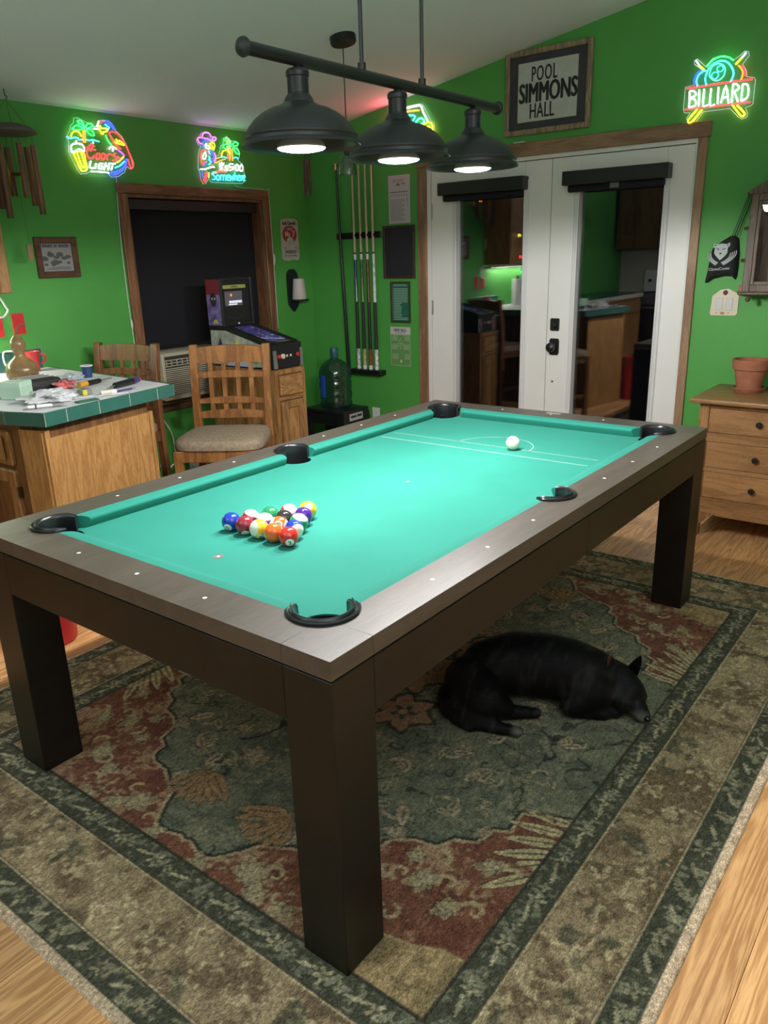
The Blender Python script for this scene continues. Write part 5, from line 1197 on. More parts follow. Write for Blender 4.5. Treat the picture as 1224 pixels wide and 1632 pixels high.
    MB().lathe([(0,.038),(.06,.034),(.10,.020),(.124,.004),(.128,-.008),(.118,-.012),(0,-.012)], (c[0], c[1], 2.195), 36).build('top_disc', plain('grey_bamboo', (.10,.09,.07), .8, noise=.2, nscale=12), t)
    for k in range(6):
        a = 2*PI*k/6-.2; px, py = c[0]+.098*math.cos(a), c[1]+.098*math.sin(a); L = (.26,.34,.29,.24,.31,.36)[k]; zt = 2.13
        MB().lathe([(.010,0),(.015,0),(.016,-L+.003),(.0155,-L),(.009,-L+.04),(.009,-.002)], (px, py, zt), 14, close=True).build('chime_tube', CHIMEW, t)
        MB().tube([(px, py, zt-.02), (px, py, 2.186)], .0011, 5).build('string', plain('string', (0,0,0)), t)
    MB().lathe([(0,.006),(.036,.006),(.038,0),(.036,-.006),(0,-.006)], (c[0], c[1], 1.99), 20).build('clapper', plain('clapper_dark', (.04,.025,.015), .6), t)
    MB().tube([(c[0], c[1], 2.186), (c[0], c[1], 1.64)], .0009, 5).build('clapper_string', plain('string', (0,0,0)), t)
    MB().box(c[0]-.006, c[0]+.006, c[1]-.016, c[1]+.016, 1.555, 1.642, .004).build('wind_sail', plain('pale_bamboo', (.30,.20,.10), .6), t)
    # small dark chime near the corner, behind the first lamp shade
    cz = ceil_z(-3.11)
    t = thing('wind_chime', 'small dark wood wind chime hanging near the corner behind the first lamp shade', 'wind chime', (-3.11, 3.40, cz))
    MB().tube([(-3.11, 3.40, cz), (-3.11, 3.40, 2.22)], .0012, 5).build('string', plain('string', (0,0,0)), t)
    dw = plain('plum_wood', (.10,.05,.05), .6, noise=.2)
    MB().lathe([(0,.012),(.025,.008),(.034,0),(.034,-.008),(0,-.008)], (-3.11, 3.40, 2.215), 18).build('top_disc', dw, t)
    for k in range(5):
        a = 2*PI*k/5; MB().tube([(-3.11+.024*math.cos(a), 3.40+.024*math.sin(a), 2.17), (-3.11+.024*math.cos(a), 3.40+.024*math.sin(a), 1.93+.03*(k % 3))], .007, 8).tube([(-3.11+.024*math.cos(a), 3.40+.024*math.sin(a), 2.21), (-3.11+.024*math.cos(a), 3.40+.024*math.sin(a), 2.16)], .001, 4).build('chime_tube', dw, t)

# ================================================================== tabletop pinball on its oak cabinet
def build_pinball():
    x0, x1, y0, y1, zt = -3.21, -2.60, 2.445, 2.715, .866
    t = thing('base_cabinet', 'narrow oak base cabinet with one drawer and door under the pinball machine', 'cabinet', (-2.9, 2.58, 0))
    MB().box(x0, x1-.02, y0, y1, .09, zt, .002).build('carcass', CABW, t)
    MB().box(x0, x1-.08, y0+.01, y1-.01, 0, .09).build('toe_kick', CABDARK, t)
    g = lambda u, v, n: (x1-.02+n, u, v)
    frame_box(MB(), g, y0, y1, .09, zt, .03, 0, .018, .001).build('face_frame', CABW, t)
    wbox(MB(), g, y0+.03, y1-.03, .672, .70, 0, .018).build('rail', CABW_Y, t)
    d = wbox(MB(), g, y0+.034, y1-.034, .703, .832, .01, .034, .006).build('drawer', CABW_Y, t)
    d = frame_box(MB(), g, y0+.034, y1-.034, .115, .668, .048, .01, .034, .004).build('door', CABW, t)
    p0, p1, q0, q1 = y0+.08, y1-.08, .161, .622
    MB().prism([(p0,q0),(p1,q0),(p1,q1),(p0,q1)], g, .012, .022).build('door_panel', CABW, d, smooth=False)
    wbox(MB(), g, p0+.018, p1-.018, q0+.018, q1-.018, .02, .030, .005).build('raised_field', CABW, d)
    # pinball
    t = thing('pinball_machine', 'black tabletop pinball machine with purple playfield on the narrow oak cabinet', 'pinball machine', (-2.9, 2.585, zt))
    y0, y1 = 2.458, 2.722; xf, xm, xb = -2.622, -3.045, -3.19
    side = [(xf, zt+.006), (xf, 1.018), (xf-.035, 1.026), (xm, 1.118), (xb, 1.118), (xb, zt+.006)]
    def fy(a, b, d): return (a, d, b)
    MB().prism(side, fy, y0+.004, y1-.004).build('body', BLACK, t, smooth=False)
    art = plain('art_grey', (.33,.34,.30), .5, noise=.35, nscale=22)
    art_pts = [(xf-.03, zt+.012), (xf-.03, 1.0), (xm+.01, 1.095), (xb+.01, 1.095), (xb+.01, zt+.012)]
    MB().prism(art_pts, fy, y0+.0005, y0+.004).build('side_art', art, t, smooth=False)
    m = MB(); m.face([(-3.0, y0-.0003, .95), (-2.86, y0-.0003, .95), (-2.93, y0-.0003, 1.05)]); m.face([(-2.70,y0-.0003,.875),(-2.655,y0-.0003,.875),(-2.655,y0-.0003,.925),(-2.69,y0-.0003,.93)]); m.build('yellow_print', plain('print_yellow', (.55,.55,.16), .5), t, smooth=False)
    m = MB(); disc(m, lambda u, v, n: (u, y0-.0006, v), -2.93, .99, 0, .018, 16, .018); m.face([(xa, y0-.0006, za) for xa, za in ((-3.12,1.0),(-3.09,1.05),(-3.07,1.0),(-3.06,.95),(-3.10,.92),(-3.14,.95))]); m.face([(-2.69,y0-.0006,.89),(-2.67,y0-.0006,.91),(-2.675,y0-.0006,.925),(-2.69,y0-.0006,.915)]); m.build('dark_print', plain('print_purple', (.05,.03,.12), .5), t, smooth=False)
    m = MB(); m.face([(xa, y0-.0005, za) for xa, za in ((-2.85,.99),(-2.75,.95),(-2.72,.97),(-2.80,1.02))]); m.build('red_print', plain('print_red', (.4,.02,.04), .5), t, smooth=False)
    m = MB(); m.face([(xa, y0-.0004, za) for xa, za in ((-3.05,.875),(-2.78,.875),(-2.80,.93),(-2.86,.91),(-2.93,.94),(-3.0,.91))]); m.build('blue_print', plain('print_blue', (.38,.44,.55), .5), t, smooth=False)
    m = MB(); m.face([(xa, y0-.0006, za) for xa, za in ((-2.80,.90),(-2.75,.90),(-2.755,.925),(-2.79,.93))]); m.build('green_print', plain('print_green', (.06,.32,.05), .5), t, smooth=False)
    sl = (1.118-1.026)/(xm-xf+.035)
    pz = lambda x: 1.026+sl*(x-xf+.035)
    def top(u, v, n): return (v, u, pz(v)+n)
    scr = plain('playfield_purple', (.10,.085,.34), .2, noise=.6, nscale=28)
    quad(MB(), top, y0+.045, y1-.045, xf-.07, xm-.0+.02, .0006).build('playfield', scr, t, smooth=False)
    rs = np.random.RandomState(8); m = MB()
    for k in range(16): disc(m, top, y0+.06+.145*rs.rand(), xf-.09-.27*rs.rand(), .0011, .003+.006*rs.rand(), 8)
    m.tube([top(y0+.055, xf-.15, .002), top(y1-.06, xf-.09, .002)], .0015, 5); m.build('playfield_lights', plain('playfield_white', (.5,.5,.75), .3), t, smooth=False)
    m = MB()
    for a, b in ((y0+.004, y0+.045), (y1-.045, y1-.004)):
        m.prism([(xf-.035, pz(xf-.035)), (xm, pz(xm)), (xm, pz(xm)+.007), (xf-.035, pz(xf-.035)+.007)], fy, a, b)
    m.build('top_frame', BLACK, t, smooth=False)
    quad(MB(), top, y0+.09, y1-.05, xf-.055, xf-.048, .001).build('instruction_strip', plain('strip_yellow', (.35,.36,.18), .5), t, smooth=False)
    gf = lambda u, v, n: (xf+n, u, v)
    for a in (y0, y1-.028):
        MB().prism([(a+.003,zt+.007),(a+.038 if a == y0 else a+.028,zt+.007),(a+.028,.985),(a+.003,.985)], gf, .0, .006).build('corner_plate', STEEL, t, smooth=False)
    def button(u, v, r, mat, nm, L=.012): MB().lathe([(0,L),(r*.8,L),(r,L-.003),(r,0)], (0,0,0), 18, M=Matrix.Translation((xf, u, v)) @ Matrix.Rotation(PI/2, 4, 'Y')).build(nm, mat, t)
    button(y0+.052, .945, .013, RED, 'red_button'); button(y1-.045, .945, .013, RED, 'red_button'); button(y0+.088, .945, .016, plain('cream_button', (.6,.55,.42), .4), 'launch_button')
    for u in (y0+.125, y0+.158): MB().box(xf, xf+.006, u-.007, u+.007, .938, .952, .001).build('square_button', plain('cream_button', (0,0,0)), t)
    # backbox
    bx0, bx1, bz0, bz1 = -3.19, -3.05, 1.119, 1.418
    MB().box(bx0, bx1, y0-.002, y1+.002, bz0, bz1, .003).build('backbox', BLACK, t)
    m = MB(); quad(m, lambda u, v, n: (u, y0-.0026-n, v), bx0+.006, bx1-.006, bz0+.008, bz1-.006, 0); m.build('backbox_side_art', plain('art_violet', (.16,.12,.32), .5, noise=.6, nscale=25), t, smooth=False)
    m = MB(); gs = lambda u, v, n: (u, y0-.003-n, v); quad(m, gs, bx0+.006, bx1-.006, bz1-.10, bz1-.006, 0); m.build('backbox_red_band', plain('art_maroon', (.20,.02,.035), .5), t, smooth=False)
    m = MB(); disc(m, gs, -3.12, bz1-.13, .0003, .03, 14, .045); m.build('backbox_figure', plain('art_dark', (.03,.02,.03), .5), t, smooth=False)
    m = MB(); disc(m, gs, -3.13, bz1-.125, .0006, .009, 10); disc(m, gs, -3.105, bz1-.125, .0006, .009, 10); m.build('figure_eyes', plain('eye_tan', (.45,.3,.2), .5), t, smooth=False)
    m = MB(); m.face([gs(a, b, .0006) for a, b in ((-3.14,bz0+.02),(-3.09,bz0+.02),(-3.10,bz0+.045),(-3.125,bz0+.045))]); m.build('backbox_badge', plain('badge_yellow', (.45,.42,.08), .5), t, smooth=False)
    gb = lambda u, v, n: (bx1+n, u, v)
    frame_box(MB(), gb, y0-.002, y1+.002, bz0, bz1, .016, 0, .012, .002).build('backbox_frame', BLACK, t)
    quad(MB(), gb, y0+.02, y1-.05, 1.352, 1.374, .003).build('title_strip', plain('title_yellow', (.32,.32,.08), .5), t, smooth=False)
    m = MB(); text(m, 'PINBALL', gb, (y0+y1)/2-.012, 1.363, .0036, w=.062, h=.011, bold=.02); m.build('title_lettering', INK, t, smooth=False)
    quad(MB(), gb, y0+.03, y1-.085, 1.245, 1.335, .003).build('display_screen', glow('screen_dim', (.12,.10,.11), .35), t, smooth=False)
    m = MB(); disc(m, gb, y0+.085, 1.312, .0036, .009, 12); m.build('screen_orange', glow('screen_orange', (1,.4,.2), .5), t, smooth=False)
    m = MB(); quad(m, gb, y0+.065, y1-.09, 1.262, 1.277, .0036); quad(m, gb, y0+.06, y1-.13, 1.250, 1.258, .0036); m.build('screen_white', glow('screen_white', (.8,.85,1), .6), t, smooth=False)
    m = MB(); m.tube([gb(y0+.03+.18*k/10, 1.165+.02*abs(k-5)/5, .004) for k in range(11)], .0015, 5); m.build('speaker_trim', plain('dark_gold', (.05,.045,.03), .5), t)
    MB().sphere((bx1+.03, y0+.11, 1.135), .006, 2).build('plunger_ball', WPLAST, t)

# ================================================================== water jug and step stool
def build_corner():
    t = thing('step_stool', 'black plastic step stool with a white label strip in the corner', 'step stool', (-3.0, 3.42, 0))
    cx, cy, zt = -2.985, 3.44, .445
    m = MB(); m.box(cx-.20, cx+.20, cy-.15, cy+.15, zt-.03, zt, .012, seg=2); m.build('top', BLACK, t)
    for sx in (-1, 1):
        for sy in (-1, 1):
            m = MB(); a = (cx+sx*.165, cy+sy*.115); b = (cx+sx*.195, cy+sy*.15)
            V = [m.bm.verts.new(p) for p in ((b[0]-.03,b[1]-.03,0),(b[0]+.03,b[1]-.03,0),(b[0]+.03,b[1]+.03,0),(b[0]-.03,b[1]+.03,0),(a[0]-.034,a[1]-.034,zt-.03),(a[0]+.034,a[1]-.034,zt-.03),(a[0]+.034,a[1]+.034,zt-.03),(a[0]-.034,a[1]+.034,zt-.03))]
            for f in ((3,2,1,0),(4,5,6,7),(0,1,5,4),(1,2,6,5),(2,3,7,6),(3,0,4,7)): m.bm.faces.new([V[i] for i in f])
            m.build('leg', BLACK, t)
    m = MB(); m.box(cx-.18, cx+.18, cy-.138, cy-.128, zt-.11, zt-.028); m.box(cx+.178, cx+.188, cy-.13, cy+.13, zt-.11, zt-.028); m.box(cx-.188, cx-.178, cy-.13, cy+.13, zt-.11, zt-.028); m.build('skirt', BLACK, t)
    MB().box(cx-.16, cx+.17, cy-.10, cy+.10, .18, .20, .004).build('lower_step', BLACK, t)
    f = lambda u, v, n: (cx+.1885+n, u, v)
    MB().prism([(cy-.135,zt-.022),(cy+.13,zt-.022),(cy+.13,zt-.075),(cy+.09,zt-.083),(cy-.08,zt-.083),(cy-.135,zt-.098)], f, 0, .002).build('label_strip', plain('label_grey', (.42,.42,.42), .5), t, smooth=False)
    m = MB(); quad(m, f, cy-.055, cy+.008, zt-.062, zt-.046, .0026); m.build('label_mark', INK, t, smooth=False); quad(MB(), f, cy+.018, cy+.072, zt-.061, zt-.044, .0026).build('label_mark', INK, t, smooth=False)
    for a_, b_, r_, q_ in ((cy-.095, zt-.055, .02, .009), (cy+.105, zt-.052, .012, .012)): disc(MB(), f, a_, b_, .0026, r_, 14, q_).build('label_mark', INK, t, smooth=False)
    jg = bpy.data.materials.new('jug_plastic'); jg.use_nodes = True
    nt = jg.node_tree; nt.nodes.remove(nt.nodes['Principled BSDF'])
    tr = node(nt, 'ShaderNodeBsdfTransparent'); tr.inputs[0].default_value = (.42,.62,.66,1)
    gl = node(nt, 'ShaderNodeBsdfGlossy'); gl.inputs['Roughness'].default_value = .12
    df = node(nt, 'ShaderNodeBsdfTranslucent'); df.inputs[0].default_value = (.25,.42,.45,1)
    mx = node(nt, 'ShaderNodeMixShader'); mx.inputs[0].default_value = .12; lnk(nt, tr.outputs[0], mx.inputs[1]); lnk(nt, gl.outputs[0], mx.inputs[2])
    m2 = node(nt, 'ShaderNodeMixShader'); m2.inputs[0].default_value = .25; lnk(nt, mx.outputs[0], m2.inputs[1]); lnk(nt, df.outputs[0], m2.inputs[2])
    lnk(nt, m2.outputs[0], nt.nodes['Material Output'].inputs['Surface'])
    t = thing('water_jug', 'clear blue five gallon water jug standing on the black step stool', 'water jug', (-2.98, 3.44, zt+.001))
    pr = [(0,.012),(.085,.004),(.108,.0),(.120,.012),(.122,.03),(.116,.05),(.115,.06),(.121,.072),(.122,.115),(.117,.128),(.117,.136),(.122,.15),(.122,.19),(.117,.20),(.117,.208),(.122,.22),(.122,.255),(.115,.285),(.095,.318),(.06,.345),(.034,.358),(.027,.366),(.026,.40),(.026,.405)]
    MB().lathe(pr, (-2.98, 3.44, zt+.001), 40).build('bottle', jg, t, ang=60)
    MB().lathe([(.029,.372),(.0305,.376),(.0305,.432),(.027,.440),(0,.440)], (-2.98, 3.44, zt+.001), 24).build('cap', plain('teal_cap', (.02,.10,.13), .4), t)
    m = MB(); n = 8
    g2 = [(-2.98+.1226*math.cos(a), 3.44+.1226*math.sin(a)) for a in np.linspace(-2.0, -1.5, n)]
    for i in range(n-1): m.face([(*g2[i], zt+.09), (*g2[i+1], zt+.09), (*g2[i+1], zt+.25), (*g2[i], zt+.25)])
    m.build('blue_label', plain('label_blue', (.02,.08,.42), .5), t)

# ================================================================== bar stools
def build_stools():
    def make(label, wd, loc, rz):
        t = thing('bar_stool', label, 'bar stool', loc, rz, 'bar stools at the peninsula')
        B = lambda m, n, mat=None: m.build(n, mat or wd, t, world=False)
        sh = .615
        # local: x right, -y front ; back posts at y=0
        for s in (-1, 1):
            m = MB(); x = s*.205
            pts = [(x, .035, 0), (x, .012, .30), (x, 0, .62), (x, .012, .85), (x, .04, 1.085)]
            P = smooth_path(pts, 4); ring = []
            for i, p in enumerate(P):
                w_, d_ = .021, .019
                ring.append([m.bm.verts.new((p.x+a*w_, p.y+b*d_, p.z)) for a, b in ((-1,-1),(1,-1),(1,1),(-1,1))])
            for A, C in zip(ring, ring[1:]):
                for k in range(4): m.bm.faces.new((A[k], A[(k+1) % 4], C[(k+1) % 4], C[k]))
            m.bm.faces.new(ring[0]); m.bm.faces.new(ring[-1])
            bmesh.ops.bevel(m.bm, geom=[e for e in m.bm.edges], offset=.003, segments=1, affect='EDGES', profile=.5)
            B(m, 'back_post')
            fl = MB().box(s*.205-.021, s*.205+.021, -.425, -.383, 0, sh-.03, .003); B(fl, 'leg')
        m = MB().box(-.19, .19, -.415, -.393, sh-.09, sh-.03, .002); B(m, 'seat_rail')
        m = MB().box(-.19, .19, -.01, .012, sh-.09, sh-.03, .002); B(m, 'seat_rail')
        for s in (-1, 1): B(MB().box(s*.205-.011, s*.205+.011, -.385, -.01, sh-.09, sh-.03, .002), 'seat_rail')
        B(MB().box(-.19, .19, -.414, -.394, .17, .205, .003), 'foot_rail'); B(MB().box(-.19, .19, .0, .02, .24, .275, .003), 'stretcher')
        for s in (-1, 1): B(MB().box(s*.205-.01, s*.205+.01, -.385, -.0, .20, .235, .003), 'stretcher')
        # seat pad
        m = MB(); n = 40; rings = []
        def outl(k, z):
            r = []
            for i in range(n):
                a = 2*PI*i/n; c, s_ = math.cos(a), math.sin(a)
                px = math.copysign(abs(c)**.42, c)*.232*k; py = math.copysign(abs(s_)**.42, s_)*.222*k
                px *= 1 + .06*(-py/.22 if py < 0 else -py/.3)
                r.append(m.bm.verts.new((px, -.205+py, z)))
            return r
        for k, z in ((.97,sh-.03),(1.0,sh-.026),(1.01,sh-.010),(.995,sh+.010),(.95,sh+.022),(.78,sh+.030),(.4,sh+.034),(.12,sh+.035)): rings.append(outl(k, z))
        for A, C in zip(rings, rings[1:]):
            for i in range(n): m.bm.faces.new((A[i], A[(i+1) % n], C[(i+1) % n], C[i]))
        m.bm.faces.new(rings[0][::-1]); m.bm.faces.new(rings[-1])
        B(m, 'seat_pad', plain('tan_seat_fabric', (.26,.20,.135), .8, noise=.22, nscale=60, bump=.3, bscale=300))
        # back: crest, mid rails, slats
        def yb(z): return float(np.interp(z, [.62,.85,1.085], [0,.012,.04]))
        def rail(z0, z1, name, bow=.0):
            m = MB(); rr = []
            for i in range(9):
                x = -.186+.372*i/8; b = bow*(1-((i-4)/4)**2); rr.append([m.bm.verts.new((x, yb(z)+b+d, z+(.012*(1-((i-4)/4)**2) if z == z1 and bow else 0))) for z, d in ((z0,-.011),(z0,.011),(z1,.011),(z1,-.011))])
            for A, C in zip(rr, rr[1:]):
                for k in range(4): m.bm.faces.new((A[k], A[(k+1) % 4], C[(k+1) % 4], C[k]))
            m.bm.faces.new(rr[0]); m.bm.faces.new(rr[-1]); B(m, name)
        rail(.985, 1.068, 'crest_rail', .012); rail(.905, .932, 'back_rail', .008); rail(.762, .786, 'back_rail', .008); rail(.68, .715, 'lower_back_rail', .004)
        for x in (-.115, -.040, .040, .115):
            m = MB(); rr = []
            for z in np.linspace(.713, .988, 8):
                b = .010*(1-(x/.186)**2); rr.append([m.bm.verts.new((x+a, yb(z)+b+d, z)) for a, d in ((-.012,-.006),(.012,-.006),(.012,.006),(-.012,.006))])
            for A, C in zip(rr, rr[1:]):
                for k in range(4): m.bm.faces.new((A[k], A[(k+1) % 4], C[(k+1) % 4], C[k]))
            m.bm.faces.new(rr[0]); m.bm.faces.new(rr[-1]); B(m, 'slat')
        return t
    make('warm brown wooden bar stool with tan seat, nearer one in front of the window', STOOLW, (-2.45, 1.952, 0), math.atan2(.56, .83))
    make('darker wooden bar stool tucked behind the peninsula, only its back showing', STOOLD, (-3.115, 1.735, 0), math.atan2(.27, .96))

# ================================================================== kitchen peninsula and what lies on it
def build_kitchen():
    zc = .963
    P0 = Vector((-2.235, 1.405)); e = Vector((.19, -.982)); nn = Vector((.982, .19))
    E_ = lambda al, k: tuple(P0 + e*al - nn*k)
    top = [(XL+.002, 1.478), tuple(P0), E_(.774, 0), (-2.285, .577), (-2.87, .56), (XL, .56)]
    ct = thing('peninsula_countertop', 'white covered countertop edged with green tiles over the oak peninsula', 'countertop', (-2.8, 1.0, zc))
    MB().prism([(a, b) for a, b in ((XL, 1.470), (-2.243, 1.397), E_(.770, .008), (-2.288, .585), (-2.87, .568), (XL, .568))], fT(zc-.055), 0, .053).build('slab', plain('counter_core', (.10,.06,.035), .7), ct, smooth=False)
    MB().prism([(XL+.002, 1.466), (-2.25, 1.392), E_(.766, .014), (-2.29, .590), (-2.87, .573), (XL+.002, .573)], fT(zc-.002), 0, .0025).build('white_covering', plain('white_sheet', (.60,.61,.63), .55, noise=.03, nscale=6), ct, smooth=False)
    tile = plain('green_tile', (.035,.13,.10), .25, noise=.08, nscale=9)
    grout = plain('grout', (.50,.48,.43), .8)
    def edge_tiles(a, b, cuts):
        A, B = Vector(a), Vector(b); d = (B-A); L = d.length; d.normalize(); n_ = Vector((d.y, -d.x))
        if (A+n_*.1-Vector((-2.9,1.0))).length < (A-Vector((-2.9,1.0))).length: n_ = -n_
        cuts = [0]+cuts+[L]
        for c0, c1 in zip(cuts, cuts[1:]):
            p, q = A+d*(c0+.002), A+d*(c1-.002)
            poly = [tuple(p-n_*.010), tuple(q-n_*.010), tuple(q), tuple(p)]
            MB().prism(poly, fT(zc-.055), 0, .0565).build('edge_tile', tile, ct, smooth=False)
        poly = [tuple(A-n_*.009), tuple(B-n_*.009), tuple(B-n_*.0012), tuple(A-n_*.0012)]
        MB().prism(poly, fT(zc-.0545), 0, .0545).build('grout_line', grout, ct, smooth=False)
    edge_tiles(tuple(P0), E_(.774, 0), [.118, .299, .482, .661]); edge_tiles(E_(.774, 0), (-2.285, .577), []); edge_tiles((-2.285,.577), (-2.87,.56), [.17,.35])
    edge_tiles((XL+.003, 1.478), tuple(P0), [.17*k for k in range(1, 7)])
    pn = thing('kitchen_peninsula', 'oak kitchen peninsula cabinet with grained end panel beside the pool table', 'cabinet', (-2.8, .95, 0))
    body = [(XL+.002, 1.25), (-2.30, 1.25), E_(.14, .06), E_(.735, .06), (-2.275, .628), (-2.9, .605), (XL+.002, .605)]
    MB().prism(body, fT(.0), .0, .906).build('carcass', CABDARK, pn, smooth=False)
    p, q = E_(.145, .06), E_(.73, .06)
    pp = [p, q, tuple(Vector(q)+nn*.012), tuple(Vector(p)+nn*.012)]
    MB().prism(pp, fT(0), .0, .848).build('end_panel', PANELW, pn, smooth=False)
    for al in (.132, .738):
        a, b = E_(al-.012, .06), E_(al+.012, .06); MB().prism([a, b, tuple(Vector(b)+nn*.016), tuple(Vector(a)+nn*.016)], fT(0), 0, .852 if al < .5 else .885).build('corner_moulding', PANELW, pn, smooth=False)
    a, b = Vector(E_(.75, .058)), Vector((-2.268, .626)); d2 = (b-a).normalized(); n2 = Vector((-d2.y, d2.x)); n2 = n2 if n2.y < 0 else -n2
    MB().prism([tuple(a), tuple(b), tuple(b+n2*.008), tuple(a+n2*.008)], fT(0), 0, .885).build('chamfer_panel', PANELW, pn, smooth=False)
    # front (kitchen side) drawer and door
    F = lambda u, v, n: (u, .628-.0368*(-2.275-u)-n, v)
    for u0, u1 in ((-2.86, -2.345),):
        d = wbox(MB(), F, u0, u1, .715, .868, -.022, .020, .006).build('drawer', CABW, pn)
        wbox(MB(), F, u0+.03, u1-.03, .742, .842, .015, .026, .004).build('drawer_field', CABW, d)
        m = MB(); frame_box(m, F, u0, u1, .11, .695, .06, -.022, .020, .006); d = m.build('door', CABW, pn)
        wbox(MB(), F, u0+.058, u1-.058, .168, .637, -.022, .012, .004).build('door_panel', CABDARK, d)
        wbox(MB(), F, u1-.004, u1+.014, .575, .625, -.002, .018, .002).build('hinge', plain('old_brass', (.10,.07,.03), .4, metal=.8), d)
    # base cabinets, counter and cupboards running on towards the camera side
    bc = thing('kitchen_base_cabinet', 'long oak kitchen base cabinet along the left wall, seen only in the door glass', 'cabinet', (-3.2, -.6, 0))
    MB().box(XL+.003, -2.90, -1.85, .556, .09, .906, .002).build('carcass', CABW, bc, smooth=False); MB().box(XL+.003, -2.96, -1.85, .556, 0, .09).build('toe_kick', CABDARK, bc)
    g = lambda u, v, n: (-2.90+n, u, v)
    for k in range(4):
        a = -1.82+.59*k
        wbox(MB(), g, a, a+.56, .715, .868, 0, .02, .004).build('drawer', CABW, bc); dd = frame_box(MB(), g, a, a+.56, .11, .695, .06, 0, .02, .004).build('door', CABW, bc)
        wbox(MB(), g, a+.058, a+.502, .168, .637, 0, .012).build('door_panel', CABW, dd)
    kc = thing('kitchen_countertop', 'green tiled kitchen countertop along the left wall', 'countertop', (-3.2, -.6, zc))
    MB().box(XL+.003, -2.865, -1.85, .556, .908, zc-.004, .002).build('slab', grout, kc)
    k = 0
    for i in range(4):
        for j in range(15):
            a, b = XL+.003+.154*i, -1.85+.1603*j; MB().box(a+.002, a+.152, b+.002, b+.158, zc-.0038, zc).build('tile', tile, kc, smooth=False)
    bs = thing('tile_backsplash', 'row of green backsplash tiles standing on the counter against the wall', 'backsplash', (XL, 1.3, zc))
    MB().box(XL, XL+.006, .9, 1.446, zc+.001, zc+.112).build('grout_bed', grout, bs)
    for j in range(4): MB().box(XL+.004, XL+.013, .905+.135*j, .905+.135*j+.131, zc+.0015, zc+.112, .002).build('tile', tile, bs)
    for y0, y1, w in ((.695, 1.18, 'nearer the window, at the left edge'), (.20, .685, 'farther from the window')):
        uc = thing('wall_cupboard', 'oak wall cupboard with brass handle %s' % w, 'cabinet', (-3.33, (y0+y1)/2, 1.4))
        MB().box(XL, -3.20, y0, y1, 1.395, 2.15, .002).build('carcass', CABW, uc, smooth=False)
        g2 = lambda u, v, n: (-3.20+n, u, v)
        d = frame_box(MB(), g2, y0+.004, y1-.004, 1.40, 2.145, .06, 0, .02, .004).build('door', CABW, uc)
        wbox(MB(), g2, y0+.062, y1-.062, 1.458, 2.087, 0, .012).build('door_panel', CABW, d)
        MB().tube(smooth_path([g2(y1-.115, 1.455, .018), g2(y1-.115, 1.462, .04), g2(y1-.112, 1.49, .043), g2(y1-.11, 1.52, .04), g2(y1-.11, 1.528, .018)], 4), .005, 8).build('handle', plain('antique_brass', (.35,.27,.15), .35, metal=.8), d)
    # light under the cupboards
    ul = thing('under_cabinet_light', 'white strip light fixed under the wall cupboard lighting the green wall', 'lamp', (-3.40, .70, 1.393))
    MB().box(-3.45, -3.39, .30, 1.10, 1.366, 1.394, .004).build('housing', WPLAST, ul)
    MB().box(-3.445, -3.395, .31, 1.09, 1.362, 1.3655).build('diffuser', glow('strip_glow', (1,.97,.92), 6), ul)
    area('strip_light', (-3.42, .70, 1.36), CABINET_W, .05, (1,.96,.88), shape='RECTANGLE', sy=.78, parent=ul)
    cc = tag(MB().tube(smooth_path([fL(1.16,1.385,.03), fL(1.215,1.385,.02), fL(1.25,1.365,.015), fL(1.277,1.315,.012), fL(1.285,1.30,.012), fL(1.277,1.285,.012), fL(1.25,1.265,.02), fL(1.21,1.26,.03), fL(1.19,1.23,.012)], 4), .006, 8).build('power_cord', WPLAST), 'bright white cord dangling from the strip light at the left edge', 'cord')
    tag(MB().tube(smooth_path([(-3.30,1.17,.97), (-3.38,1.17,1.02), (-3.42,1.19,1.075), (-3.42,1.22,1.083), (-3.41,1.26,1.07), (-3.38,1.28,1.0), (-3.28,1.26,.9705)], 5), .005, 8).build('cord_loop', WPLAST), 'white cord looped up in front of the green backsplash behind the gourd', 'cord')
    # string of coloured bulbs over the cupboards (seen reflected in the door glass)
    sl = thing('string_lights', 'string of small coloured bulbs around the wall cupboards, seen reflected in the door', 'string lights', (-3.3, 1.0, 2.0))
    pts = [(-3.476,1.36,2.0),(-3.476,1.33,2.03),(-3.470,1.29,2.035),(-3.30,1.20,2.03),(-3.165,1.10,1.85),(-3.155,1.04,1.69),(-3.155,1.0,1.48),(-3.155,.975,1.33)]
    MB().tube(smooth_path(pts, 4), .0018, 5).build('wire', plain('green_wire', (.01,.05,.015), .6), sl)
    for i, (p_, c) in enumerate(zip((pts[0],pts[1],pts[2],pts[5],pts[6],pts[7]), ((1,.05,.01),(.02,1,.2),(1,.15,.02),(1,.75,.1),(1,.03,.03),(.02,1,.3)))):
        MB().lathe([(0,-.034),(.007,-.024),(.009,-.012),(.006,0),(0,.002)], p_, 12).build('bulb', glow('bulb_%d' % i, c, 9), sl)
    # dark cupboards on the near kitchen wall
    for k in range(2):
        x0 = -3.44+.575*k
        uc = thing('wall_cupboard', 'dark oak wall cupboard on the near wall, %s, seen in the glass' % ('in the corner', 'beside the fridge')[k], 'cabinet', (x0+.3, YN+.16, 1.5))
        MB().box(x0, x0+.57, YN+.003, YN+.32, 1.50, 2.36, .002).build('carcass', CABDARK, uc, smooth=False)
        gq = lambda u, v, n: (u, YN+.32+n, v)
        for h in (0, 1):
            d = frame_box(MB(), gq, x0+.006+.28*h, x0+.284+.28*h, 1.505, 2.355, .055, 0, .02, .003).build('door', CABDARK, uc); wbox(MB(), gq, x0+.06+.28*h, x0+.232+.28*h, 1.56, 2.30, 0, .012).build('door_panel', CABDARK, d)
